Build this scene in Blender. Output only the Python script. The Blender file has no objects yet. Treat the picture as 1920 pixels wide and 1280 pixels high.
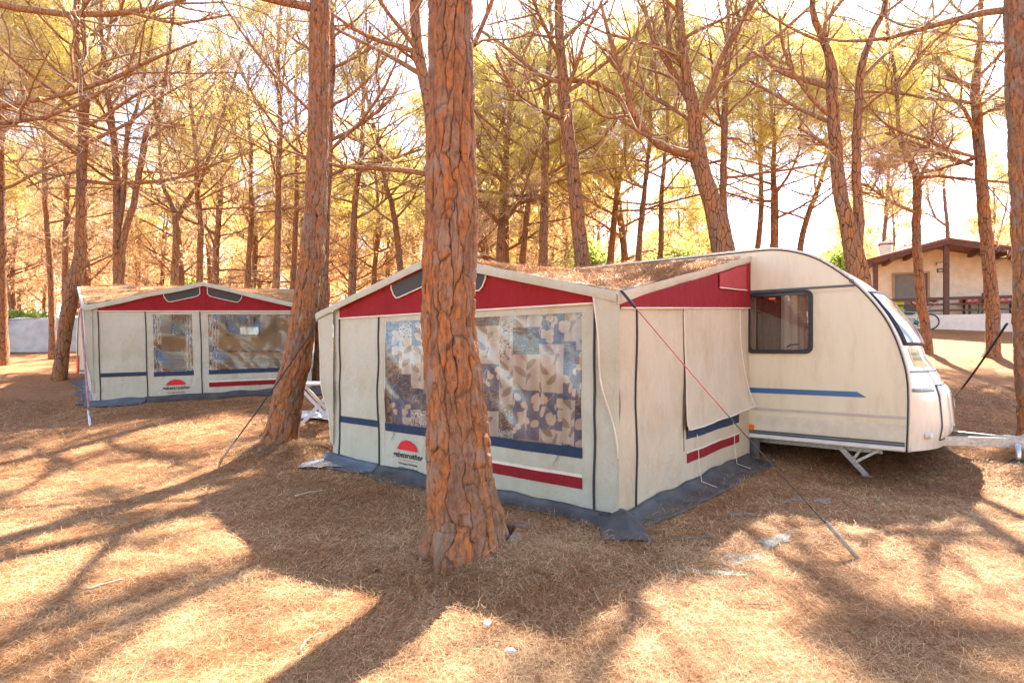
import bpy, bmesh, math, random
import numpy as np
from mathutils import Vector, Matrix
from mathutils.geometry import tessellate_polygon

# ------------------------------------------------------------------ camera, sky, sun, exposure
scene = bpy.context.scene
COL = scene.collection
F = 1050.0                      # focal length of the photograph in its own pixels (1920 wide)
EYE = 1.45
cam_data = bpy.data.cameras.new('camera')
cam = bpy.data.objects.new('camera', cam_data)
COL.objects.link(cam)
cam.location = (0, 0, EYE)
cam.rotation_euler = (math.radians(90), 0, 0)
cam_data.sensor_width = 36.0
cam_data.lens = F / 1920 * 36.0
cam_data.shift_y = 15.0 / 1920
cam_data.clip_start = 0.05
cam_data.clip_end = 2000
scene.camera = cam

SUN_EL = math.radians(45.8)
SUN_AZ = math.atan2(0.316, 0.949)          # clockwise from +Y
world = bpy.data.worlds.new('World')
scene.world = world
world.use_nodes = True
wn = world.node_tree
bg = wn.nodes['Background']
sky = wn.nodes.new('ShaderNodeTexSky')
sky.sky_type = 'NISHITA'
sky.sun_disc = False
sky.sun_elevation = SUN_EL
sky.sun_rotation = SUN_AZ
sky.air_density = 0.7
sky.dust_density = 0.4
sky.ozone_density = 0.6
wn.links.new(sky.outputs[0], bg.inputs['Color'])
bg.inputs['Strength'].default_value = 0.15

sun_data = bpy.data.lights.new('sun', 'SUN')
sun_data.energy = 5.0
sun_data.angle = math.radians(0.7)
sun_data.color = (1.0, 0.955, 0.885)
sun = bpy.data.objects.new('sun', sun_data)
COL.objects.link(sun)
_d = Vector((-0.316 * math.cos(SUN_EL), -0.949 * math.cos(SUN_EL), -math.sin(SUN_EL)))
sun.rotation_euler = _d.to_track_quat('-Z', 'Y').to_euler()
sun.location = (6, 18, 25)

scene.view_settings.view_transform = 'Standard'
scene.view_settings.look = 'None'
scene.view_settings.gamma = 1.0
scene.view_settings.exposure = 2.6
scene.render.engine = 'CYCLES'
scene.cycles.use_denoising = True
scene.cycles.denoiser = 'OPENIMAGEDENOISE'
scene.cycles.denoising_prefilter = 'NONE'
scene.cycles.max_bounces = 7
scene.cycles.diffuse_bounces = 4
scene.cycles.glossy_bounces = 3
scene.cycles.transmission_bounces = 4
scene.cycles.transparent_max_bounces = 12
scene.cycles.caustics_reflective = False
scene.cycles.caustics_refractive = False
scene.cycles.sample_clamp_indirect = 8.0

RNG = np.random.default_rng(7)
random.seed(7)

# ------------------------------------------------------------------ noise and ground height
_T = np.random.default_rng(99).random(4096)
def _h(i, j, k):
    return _T[(i * 73856093 ^ j * 19349663 ^ k * 83492791) & 4095]
def vn(x, y=0.0, z=0.0):
    """smooth value noise, -1..1, arrays or numbers"""
    x, y, z = np.broadcast_arrays(np.asarray(x, float), np.asarray(y, float), np.asarray(z, float))
    i, j, k = np.floor(x).astype(np.int64), np.floor(y).astype(np.int64), np.floor(z).astype(np.int64)
    a, b, c = x - i, y - j, z - k
    a, b, c = a * a * (3 - 2 * a), b * b * (3 - 2 * b), c * c * (3 - 2 * c)
    r = 0
    for di, wa in ((0, 1 - a), (1, a)):
        for dj, wb in ((0, 1 - b), (1, b)):
            for dk, wc in ((0, 1 - c), (1, c)):
                r = r + wa * wb * wc * _h(i + di, j + dj, k + dk)
    return r * 2 - 1

def sst(a, b, x):
    t = np.clip((np.asarray(x, float) - a) / (b - a), 0, 1)
    return t * t * (3 - 2 * t)

MOUNDS = [(-0.15, 3.75, 0.75, 0.10), (0.25, 3.5, 0.5, 0.06), (-3.15, 7.7, 0.9, 0.12), (-2.7, 7.35, 0.5, 0.07), (5.55, 6.15, 0.55, 0.10), (6.5, 6.8, 0.8, 0.08), (-12.0, 13.4, 1.0, 0.18), (12.1, 14, 0.9, 0.15), (4.1, 6.35, 1.3, -0.13)]
def ground(x, y):
    x = np.asarray(x, float); y = np.asarray(y, float)
    y0 = np.interp(x, [-5, -3, 4.6, 6.2], [6.9, 7.9, 7.9, 6.0])
    sl = np.interp(x, [-5, -2, 2, 5], [0.11, 0.105, 0.11, 0.144])
    t = y - y0
    soft = lambda t: (t + np.sqrt(t * t + 0.64)) / 2
    z = sl * (soft(t) - 0.8 * soft(y - 25.0))
    near = 1 - sst(6, 14, np.hypot(x, y))
    z = z + 0.022 * vn(x * 0.9, y * 0.9, 3.3) + (0.014 * vn(x * 3.1, y * 3.1, 1.7) + 0.007 * vn(x * 8, y * 8, 5.7)) * (0.3 + 0.7 * near)
    for mx, my, r, h in MOUNDS:
        z = z + h * np.exp(-((x - mx) ** 2 + (y - my) ** 2) / (r * r) * 2.2)
    return z
def gz(x, y):
    return float(ground(x, y))

def px(x, y, d):
    """the world point at depth d that the photograph shows at pixel (x, y)"""
    return ((x - 960) / F * d, d, EYE + (655 - y) / F * d)

# ------------------------------------------------------------------ materials
def new_mat(name):
    m = bpy.data.materials.new(name)
    m.use_nodes = True
    nt = m.node_tree
    return m, nt, nt.nodes['Principled BSDF']
def N(nt, t, **kw):
    n = nt.nodes.new(t)
    for k, v in kw.items():
        setattr(n, k, v)
    return n
def noise(nt, vec, scale, detail=4, rough=0.6):
    n = N(nt, 'ShaderNodeTexNoise')
    n.inputs['Scale'].default_value = scale
    n.inputs['Detail'].default_value = detail
    n.inputs['Roughness'].default_value = rough
    nt.links.new(vec, n.inputs['Vector'])
    return n.outputs['Fac']
def ramp(nt, fac, stops):
    r = N(nt, 'ShaderNodeValToRGB')
    e = r.color_ramp.elements
    while len(e) < len(stops):
        e.new(0.5)
    for k, (p, c) in enumerate(stops):
        e[k].position = p
        e[k].color = (c[0], c[1], c[2], 1) if hasattr(c, '__len__') else (c, c, c, 1)
    nt.links.new(fac, r.inputs['Fac'])
    return r.outputs['Color']
def mix(nt, fac, a, b, mode='MIX'):
    m = N(nt, 'ShaderNodeMix', data_type='RGBA', blend_type=mode)
    for sock, v in ((m.inputs[0], fac), (m.inputs[6], a), (m.inputs[7], b)):
        if hasattr(v, 'is_linked'):
            nt.links.new(v, sock)
        elif hasattr(v, '__len__'):
            sock.default_value = (v[0], v[1], v[2], 1)
        else:
            sock.default_value = v
    return m.outputs[2]
def bump(nt, h, bsdf, strength=0.3, dist=0.01):
    b = N(nt, 'ShaderNodeBump')
    b.inputs['Strength'].default_value = strength
    b.inputs['Distance'].default_value = dist
    nt.links.new(h, b.inputs['Height'])
    nt.links.new(b.outputs[0], bsdf.inputs['Normal'])
def coords(nt, scale=None, rot=None):
    tc = N(nt, 'ShaderNodeTexCoord')
    v = tc.outputs['Object']
    if scale or rot:
        mp = N(nt, 'ShaderNodeMapping')
        if scale: mp.inputs['Scale'].default_value = scale
        if rot: mp.inputs['Rotation'].default_value = rot
        nt.links.new(v, mp.inputs['Vector'])
        v = mp.outputs[0]
    return v
def plain(name, col, rough=0.6, metal=0.0, var=0.12, scale=6.0, bmp=0.0, bscale=60.0, coat=0.0, spec=0.5):
    m, nt, b = new_mat(name)
    v = coords(nt)
    n = noise(nt, v, scale)
    d = tuple(max(0, c * (1 - var)) for c in col); l = tuple(min(1, c * (1 + var)) for c in col)
    nt.links.new(ramp(nt, n, [(0.3, d), (0.7, l)]), b.inputs['Base Color'])
    b.inputs['Roughness'].default_value = rough
    b.inputs['Metallic'].default_value = metal
    b.inputs['Specular IOR Level'].default_value = spec
    b.inputs['Coat Weight'].default_value = coat
    if bmp:
        bump(nt, noise(nt, v, bscale, 3), b, bmp, 0.004)
    return m
def translucent(m, col, fac):
    nt = m.node_tree
    b = nt.nodes['Principled BSDF']; o = nt.nodes['Material Output']
    t = N(nt, 'ShaderNodeBsdfTranslucent')
    t.inputs['Color'].default_value = (*col, 1)
    s = N(nt, 'ShaderNodeMixShader')
    s.inputs[0].default_value = fac
    nt.links.new(b.outputs[0], s.inputs[1]); nt.links.new(t.outputs[0], s.inputs[2])
    nt.links.new(s.outputs[0], o.inputs['Surface'])

def canvas_mat(name, col, tr=0.0, stain=0.25):
    m, nt, b = new_mat(name)
    v = coords(nt)
    big = noise(nt, v, 1.6, 5, 0.65)
    mid = noise(nt, coords(nt, (5, 5, 1.2)), 2.0, 4)
    dk = tuple(c * (1 - stain) * k for c, k in zip(col, (0.97, 0.92, 0.84)))
    c = mix(nt, ramp(nt, mid, [(0.35, 0.0), (0.75, 0.5)]), ramp(nt, big, [(0.3, dk), (0.6, col)]), tuple(min(1, k * 1.06) for k in col))
    wv = N(nt, 'ShaderNodeTexWave'); wv.inputs['Scale'].default_value = 160; wv.bands_direction = 'Z'
    nt.links.new(v, wv.inputs['Vector'])
    nt.links.new(c, b.inputs['Base Color'])
    b.inputs['Roughness'].default_value = 0.85
    b.inputs['Specular IOR Level'].default_value = 0.2
    add = N(nt, 'ShaderNodeMath', operation='MULTIPLY_ADD')
    nt.links.new(noise(nt, coords(nt, (1, 1, 0.55), (0.3, 0.5, 0.4)), 5.0, 4), add.inputs[0]); add.inputs[1].default_value = 13.0
    nt.links.new(noise(nt, v, 220, 2), add.inputs[2])
    bump(nt, add.outputs[0], b, 0.6, 0.008)
    if tr:
        translucent(m, col, tr)
    return m

M = {}
M['canvas'] = canvas_mat('awning canvas', (0.50, 0.475, 0.345), stain=0.14)
M['canvas_side'] = canvas_mat('canvas with painted bounce warmth', (0.58, 0.47, 0.315), stain=0.16)  # tan of the bounced light put into the side canvas colour
M['canvas_roof'] = canvas_mat('roof canvas', (0.62, 0.55, 0.44), tr=0.35)
M['canvas_red'] = canvas_mat('red canvas', (0.27, 0.016, 0.018), stain=0.15)
M['canvas_red_light'] = canvas_mat('faded red canvas', (0.42, 0.055, 0.05), stain=0.12)
M['canvas_blue'] = canvas_mat('navy canvas', (0.035, 0.05, 0.085), stain=0.15)
M['piping'] = plain('cream piping', (0.68, 0.58, 0.44), 0.7)
M['mesh_vent'] = plain('dark mesh', (0.055, 0.05, 0.042), 0.9, var=0.3, scale=200)
M['zip'] = plain('black zip', (0.02, 0.022, 0.022), 0.6)
M['skirt'] = plain('grey plastic mud skirt', (0.066, 0.056, 0.047), 0.55, var=0.5, scale=4, bmp=0.3, bscale=14)
M['skirt_blue'] = plain('blue grey plastic mud skirt', (0.078, 0.088, 0.098), 0.5, var=0.35, scale=4, bmp=0.3, bscale=14)
M['black_ink'] = plain('black print', (0.015, 0.015, 0.015), 0.7)
M['red_ink'] = plain('red print', (0.62, 0.008, 0.008), 0.7, var=0.03)
M['pole'] = plain('galvanised steel', (0.42, 0.40, 0.36), 0.45, 0.75, var=0.3, scale=30)
M['white_plastic'] = plain('white plastic', (0.72, 0.70, 0.65), 0.45)
M['caravan'] = None
def caravan_mat():
    m, nt, b = new_mat('cream hammered aluminium')
    v = coords(nt)
    n = noise(nt, coords(nt, (1.5, 1.5, 0.35)), 2.2, 6, 0.7)
    c = ramp(nt, n, [(0.28, (0.58, 0.475, 0.30)), (0.5, (0.70, 0.61, 0.40)), (0.75, (0.74, 0.66, 0.46))])
    nt.links.new(c, b.inputs['Base Color'])
    b.inputs['Roughness'].default_value = 0.42
    bump(nt, noise(nt, v, 70, 2), b, 0.35, 0.004)
    return m
M['caravan'] = caravan_mat()
def nose_mat():
    m, nt, b = new_mat('glossy cream moulded plastic')
    n = noise(nt, coords(nt, (3, 3, 0.5)), 3.0, 6, 0.7)
    c = ramp(nt, n, [(0.30, (0.40, 0.29, 0.17)), (0.42, (0.66, 0.57, 0.43)), (0.7, (0.72, 0.65, 0.52))])
    nt.links.new(c, b.inputs['Base Color'])
    b.inputs['Roughness'].default_value = 0.22
    b.inputs['Coat Weight'].default_value = 0.4
    return m
M['nose'] = nose_mat()
M['band_grey'] = plain('beige trim band', (0.50, 0.43, 0.33), 0.5)
M['band_low'] = plain('beige lower panel', (0.65, 0.565, 0.395), 0.45, bmp=0.3, bscale=70)
M['band_blue'] = plain('blue trim band', (0.035, 0.12, 0.26), 0.4, var=0.05)
M['rail_dark'] = plain('dark grey rail', (0.07, 0.085, 0.09), 0.4)
M['rubber'] = plain('black rubber', (0.012, 0.012, 0.012), 0.45, var=0.2)
M['yellow'] = plain('yellow sticker', (0.75, 0.50, 0.06), 0.5, var=0.15, scale=12)
M['orange'] = plain('orange reflector', (0.85, 0.14, 0.01), 0.25, var=0.1)
M['red_lamp'] = plain('red lamp lens', (0.70, 0.015, 0.012), 0.2, var=0.2, scale=30)
M['tyre'] = plain('tyre rubber', (0.03, 0.03, 0.03), 0.85)
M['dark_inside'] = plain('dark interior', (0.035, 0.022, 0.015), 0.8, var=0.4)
M['curtain_white'] = plain('white net curtain', (0.62, 0.58, 0.52), 0.9, var=0.06)
M['curtain_pink'] = plain('pinkish curtain', (0.40, 0.30, 0.25), 0.9, var=0.1)
for _k in ('curtain_white', 'curtain_pink'): translucent(M[_k], (0.6, 0.52, 0.45), 0.2)
M['curtain_dark'] = plain('dark brown curtain', (0.09, 0.06, 0.04), 0.9, var=0.25, scale=20)
M['ac'] = plain('yellowed plastic shell', (0.62, 0.44, 0.20), 0.5, var=0.15)
def glass_mat(name, tint, gloss, rough, bstr, bscale, haze=0.0, aniso=None):
    m, nt, b = new_mat(name)
    o = nt.nodes['Material Output']
    tr = N(nt, 'ShaderNodeBsdfTransparent'); tr.inputs[0].default_value = (*tint, 1)
    gl = N(nt, 'ShaderNodeBsdfGlossy'); gl.inputs['Roughness'].default_value = rough
    v = coords(nt, aniso[0], aniso[1]) if aniso else coords(nt)
    bp = N(nt, 'ShaderNodeBump'); bp.inputs['Strength'].default_value = bstr; bp.inputs['Distance'].default_value = 0.02
    nt.links.new(noise(nt, v, bscale, 3), bp.inputs['Height'])
    nt.links.new(bp.outputs[0], gl.inputs['Normal'])
    lw = N(nt, 'ShaderNodeLayerWeight'); lw.inputs['Blend'].default_value = 0.35
    nt.links.new(bp.outputs[0], lw.inputs['Normal'])
    mm = N(nt, 'ShaderNodeMath', operation='MULTIPLY_ADD'); mm.use_clamp = True
    nt.links.new(lw.outputs['Fresnel'], mm.inputs[0]); mm.inputs[1].default_value = 0.8; mm.inputs[2].default_value = gloss
    s = N(nt, 'ShaderNodeMixShader')
    nt.links.new(mm.outputs[0], s.inputs[0]); nt.links.new(tr.outputs[0], s.inputs[1]); nt.links.new(gl.outputs[0], s.inputs[2])
    out = s.outputs[0]
    if haze:
        df = N(nt, 'ShaderNodeBsdfTranslucent'); df.inputs[0].default_value = (0.8, 0.78, 0.72, 1)
        d2 = N(nt, 'ShaderNodeBsdfDiffuse'); d2.inputs[0].default_value = (0.8, 0.78, 0.72, 1)
        ad = N(nt, 'ShaderNodeMixShader'); ad.inputs[0].default_value = 0.5
        nt.links.new(df.outputs[0], ad.inputs[1]); nt.links.new(d2.outputs[0], ad.inputs[2])
        s2 = N(nt, 'ShaderNodeMixShader')
        hz = N(nt, 'ShaderNodeMath', operation='MULTIPLY')
        nt.links.new(ramp(nt, noise(nt, coords(nt, (0.7, 0.7, 3.5), (0, 0.7, 0)), 3.0, 5, 0.75), [(0.42, 0.05), (0.72, 1.0)]), hz.inputs[0]); hz.inputs[1].default_value = haze
        nt.links.new(hz.outputs[0], s2.inputs[0]); nt.links.new(out, s2.inputs[1]); nt.links.new(ad.outputs[0], s2.inputs[2])
        out = s2.outputs[0]
    nt.links.new(out, o.inputs['Surface'])
    return m
M['vinyl'] = glass_mat('clear vinyl', (0.96, 0.95, 0.93), 0.035, 0.15, 0.22, 2.6, haze=0.10, aniso=((1, 1, 1.4), (0, 0.6, 0)))
M['acrylic'] = glass_mat('smoked acrylic', (0.94, 0.91, 0.87), 0.05, 0.02, 0.05, 3.0)
M['acrylic_front'] = plain('acrylic with painted pale reflection', (0.50, 0.52, 0.50), 0.16, var=0.2, scale=3.0, bmp=0.15, bscale=5, coat=0.8)  # pale sky reflection put into the pane's base colour
def attr_mat(name, attr, rough=0.9, tr=0.0):
    m, nt, b = new_mat(name)
    a = N(nt, 'ShaderNodeAttribute'); a.attribute_name = attr
    nt.links.new(a.outputs['Color'], b.inputs['Base Color'])
    b.inputs['Roughness'].default_value = rough
    b.inputs['Specular IOR Level'].default_value = 0.15
    if tr:
        o = nt.nodes['Material Output']
        t = N(nt, 'ShaderNodeBsdfTranslucent')
        nt.links.new(mix(nt, 1.0, a.outputs['Color'], (2.3, 2.15, 1.6), 'MULTIPLY'), t.inputs['Color'])
        s = N(nt, 'ShaderNodeMixShader'); s.inputs[0].default_value = tr
        nt.links.new(b.outputs[0], s.inputs[1]); nt.links.new(t.outputs[0], s.inputs[2])
        nt.links.new(s.outputs[0], o.inputs['Surface'])
    return m
M['curtain_print'] = attr_mat('patchwork printed cloth', 'Col', 0.9)
M['needle'] = attr_mat('dry pine needles', 'Col', 0.65)
M['leafneedle'] = attr_mat('living pine needles', 'Col', 0.6, tr=0.65)

def bark_attr_mat():
    m, nt, b = new_mat('thick plated pine bark')
    a = N(nt, 'ShaderNodeAttribute'); a.attribute_name = 'crev'
    c = N(nt, 'ShaderNodeAttribute'); c.attribute_name = 'cell'
    v = coords(nt)
    n1 = noise(nt, coords(nt, (1, 1, 0.45)), 4.5, 5, 0.6)
    n2 = noise(nt, coords(nt, (1, 1, 0.3)), 34, 5, 0.75)
    sm = N(nt, 'ShaderNodeMath', operation='MULTIPLY_ADD')
    nt.links.new(c.outputs['Fac'], sm.inputs[0]); sm.inputs[1].default_value = 0.45; nt.links.new(n1, sm.inputs[2])
    plate = ramp(nt, sm.outputs[0], [(0.46, (0.22, 0.14, 0.09)), (0.60, (0.29, 0.135, 0.062)), (0.80, (0.43, 0.15, 0.038)), (0.98, (0.29, 0.165, 0.095))])
    plate = mix(nt, ramp(nt, n2, [(0.40, 0.85), (0.58, 0.0)]), plate, (0.14, 0.075, 0.042))
    n3 = noise(nt, coords(nt, (1, 1, 0.6)), 7.5, 5, 0.65)
    plate = mix(nt, ramp(nt, n3, [(0.53, 0.0), (0.66, 0.75)]), plate, (0.255, 0.195, 0.145))
    cr = ramp(nt, a.outputs['Fac'], [(0.05, 0.0), (0.45, 0.7), (0.8, 1.0)])
    nt.links.new(mix(nt, cr, (0.028, 0.015, 0.009), plate), b.inputs['Base Color'])
    b.inputs['Roughness'].default_value = 0.9
    b.inputs['Specular IOR Level'].default_value = 0.2
    bump(nt, mix(nt, 0.5, n2, noise(nt, coords(nt, (1, 1, 0.5)), 110, 3, 0.7)), b, 0.8, 0.012)
    return m
M['bark_near'] = bark_attr_mat()
def bark_mat(name, sc, crevw, o1, o2, o3):
    m, nt, b = new_mat(name)
    v = coords(nt, (1, 1, 0.26))
    wob = N(nt, 'ShaderNodeTexNoise'); wob.inputs['Scale'].default_value = 6.0
    nt.links.new(v, wob.inputs['Vector'])
    ad = N(nt, 'ShaderNodeVectorMath', operation='MULTIPLY_ADD')
    nt.links.new(wob.outputs['Color'], ad.inputs[0]); ad.inputs[1].default_value = (0.07, 0.07, 0.07); nt.links.new(v, ad.inputs[2])
    vo = N(nt, 'ShaderNodeTexVoronoi', feature='DISTANCE_TO_EDGE'); vo.inputs['Scale'].default_value = sc
    nt.links.new(ad.outputs[0], vo.inputs['Vector'])
    n1 = noise(nt, coords(nt, (1, 1, 0.5)), 3.2, 5, 0.6)
    n2 = noise(nt, coords(nt, (1, 1, 0.4)), 30, 4, 0.7)
    plate = ramp(nt, n1, [(0.32, o1), (0.5, o2), (0.68, o3)])
    plate = mix(nt, ramp(nt, n2, [(0.35, 0.7), (0.6, 0.0)]), plate, tuple(k * 0.5 for k in o2))
    cr = ramp(nt, vo.outputs['Distance'], [(0.0, 0.0), (crevw, 1.0)])
    nt.links.new(mix(nt, cr, (0.055, 0.03, 0.018), plate), b.inputs['Base Color'])
    b.inputs['Roughness'].default_value = 0.9
    b.inputs['Specular IOR Level'].default_value = 0.2
    bump(nt, cr, b, 0.8, 0.03)
    return m
M['bark'] = bark_mat('pine bark', 15.0, 0.05, (0.24, 0.155, 0.105), (0.33, 0.16, 0.075), (0.43, 0.165, 0.052))
M['bark_limb'] = bark_mat('young pine bark', 20.0, 0.035, (0.30, 0.165, 0.088), (0.38, 0.185, 0.082), (0.46, 0.21, 0.08))
M['twig'] = plain('pine twigs', (0.50, 0.36, 0.235), 0.9, var=0.35, scale=3.0, spec=0.2)

def ground_mat():
    m, nt, b = new_mat('pine needle litter ground')
    v = coords(nt)
    big = noise(nt, v, 0.9, 5, 0.65)
    s1 = noise(nt, coords(nt, (60, 7, 20), (0, 0, 0.5)), 1.0, 4, 0.7)
    s2 = noise(nt, coords(nt, (8, 55, 20), (0, 0, 0.25)), 1.0, 4, 0.7)
    s3 = noise(nt, coords(nt, (70, 9, 20), (0, 0, -0.7)), 1.0, 4, 0.7)
    st = mix(nt, 0.5, mix(nt, 0.5, s1, s2), s3)
    c = ramp(nt, st, [(0.38, (0.12, 0.045, 0.014)), (0.5, (0.36, 0.15, 0.052)), (0.62, (0.62, 0.33, 0.15))])
    c = mix(nt, ramp(nt, big, [(0.35, 0.45), (0.65, 0.0)]), c, (0.20, 0.085, 0.035))
    nt.links.new(c, b.inputs['Base Color'])
    b.inputs['Roughness'].default_value = 0.95
    b.inputs['Specular IOR Level'].default_value = 0.15
    bump(nt, st, b, 0.9, 0.02)
    return m
M['ground'] = ground_mat()
M['stucco'] = plain('cream roughcast', (0.74, 0.65, 0.48), 0.9, var=0.12, scale=5, bmp=0.9, bscale=14)
M['stucco_white'] = plain('white roughcast', (0.74, 0.68, 0.58), 0.9, var=0.08, scale=5, bmp=0.9, bscale=14)
M['wood_dark'] = plain('dark brown stained wood', (0.10, 0.042, 0.026), 0.65, var=0.4, scale=12)
M['wood_roof'] = plain('reddish roof edge', (0.24, 0.09, 0.05), 0.75, var=0.35, scale=8)
M['wood_frame'] = plain('pale wood frame', (0.42, 0.27, 0.14), 0.7)
M['shutter'] = plain('grey blind', (0.21, 0.20, 0.185), 0.7)
M['lime'] = plain('lime green cloth', (0.42, 0.55, 0.02), 0.9)
M['cloth_orange'] = plain('orange cloth', (0.72, 0.27, 0.015), 0.9)
M['cloth_red'] = plain('red cloth', (0.50, 0.03, 0.03), 0.9)
M['dark_plastic'] = plain('dark plastic', (0.03, 0.026, 0.03), 0.5)
M['turquoise'] = plain('turquoise paint', (0.08, 0.50, 0.44), 0.35)
M['steel'] = plain('bright steel', (0.55, 0.55, 0.55), 0.3, 0.9)
M['tarp'] = plain('silver grey tarpaulin', (0.40, 0.37, 0.31), 0.45, var=0.2, scale=3, bmp=0.9, bscale=5)
M['strap_red'] = plain('red guy line', (0.42, 0.09, 0.06), 0.7)
M['strap_black'] = plain('black strap', (0.018, 0.016, 0.016), 0.6)
M['strap_pink'] = plain('faded pink strap', (0.40, 0.16, 0.15), 0.8, var=0.4, scale=8)
M['peg_wood'] = plain('weathered peg', (0.36, 0.28, 0.19), 0.8, var=0.3, scale=20)
M['teal'] = plain('teal ground sheet', (0.06, 0.22, 0.18), 0.6, var=0.3, scale=6)
M['matgrey'] = plain('grey green ground sheet', (0.17, 0.20, 0.17), 0.6, var=0.4, scale=5)
M['stone'] = plain('pale stone', (0.62, 0.56, 0.47), 0.85)
M['foil'] = plain('silver foil sheet', (0.55, 0.56, 0.58), 0.25, 0.7, var=0.2)
M['leaf'] = attr_mat('bright green leaves', 'Col', 0.5, tr=0.6)
M['litter_mat'] = M['ground']
def check_mat():
    m, nt, b = new_mat('red and white checked cloth')
    ck = N(nt, 'ShaderNodeTexChecker'); ck.inputs['Scale'].default_value = 10
    nt.links.new(coords(nt), ck.inputs['Vector'])
    ck.inputs[1].default_value = (0.72, 0.10, 0.06, 1); ck.inputs[2].default_value = (0.75, 0.40, 0.30, 1)
    nt.links.new(ck.outputs['Color'], b.inputs['Base Color'])
    return m
M['check'] = check_mat()

# ------------------------------------------------------------------ object helpers
def tag(o, label=None, cat=None, group=None, kind=None):
    if label: o['label'] = label
    if cat: o['category'] = cat
    if group: o['group'] = group
    if kind: o['kind'] = kind
    return o
def empty(name, loc, rz=0.0, label=None, cat=None, group=None, sc=1.0, ry=0.0):
    o = bpy.data.objects.new(name, None)
    COL.objects.link(o)
    o.location = loc
    o.rotation_euler = (0, ry, rz)
    o.scale = (sc, sc, sc)
    o.empty_display_size = 0.2
    return tag(o, label, cat, group)
def link(name, me, mats, parent=None, smooth=True):
    o = bpy.data.objects.new(name, me)
    COL.objects.link(o)
    for m in (mats if isinstance(mats, (list, tuple)) else [mats]):
        me.materials.append(m)
    if parent: o.parent = parent
    if smooth:
        me.polygons.foreach_set('use_smooth', np.ones(len(me.polygons), bool))
    me.update()
    return o
def np_mesh(name, V, quads=None, tris=None):
    """fast mesh from numpy arrays"""
    V = np.asarray(V, np.float32).reshape(-1, 3)
    q = np.zeros((0, 4), np.int32) if quads is None else np.asarray(quads, np.int32).reshape(-1, 4)
    t = np.zeros((0, 3), np.int32) if tris is None else np.asarray(tris, np.int32).reshape(-1, 3)
    me = bpy.data.meshes.new(name)
    me.vertices.add(len(V)); me.vertices.foreach_set('co', V.ravel())
    nl = q.size + t.size
    me.loops.add(nl); me.loops.foreach_set('vertex_index', np.concatenate([q.ravel(), t.ravel()]))
    me.polygons.add(len(q) + len(t))
    st = np.concatenate([np.arange(len(q)) * 4, q.size + np.arange(len(t)) * 3]).astype(np.int32)
    me.polygons.foreach_set('loop_start', st)
    me.update(calc_edges=True)
    return me
def set_col(me, cols, name='Col'):
    a = me.attributes.new(name, 'FLOAT_COLOR', 'POINT')
    c = np.ones((len(cols), 4), np.float32); c[:, :3] = cols
    a.data.foreach_set('color', c.ravel())
def set_float(me, vals, name):
    a = me.attributes.new(name, 'FLOAT', 'POINT')
    a.data.foreach_set('value', np.asarray(vals, np.float32))

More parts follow.
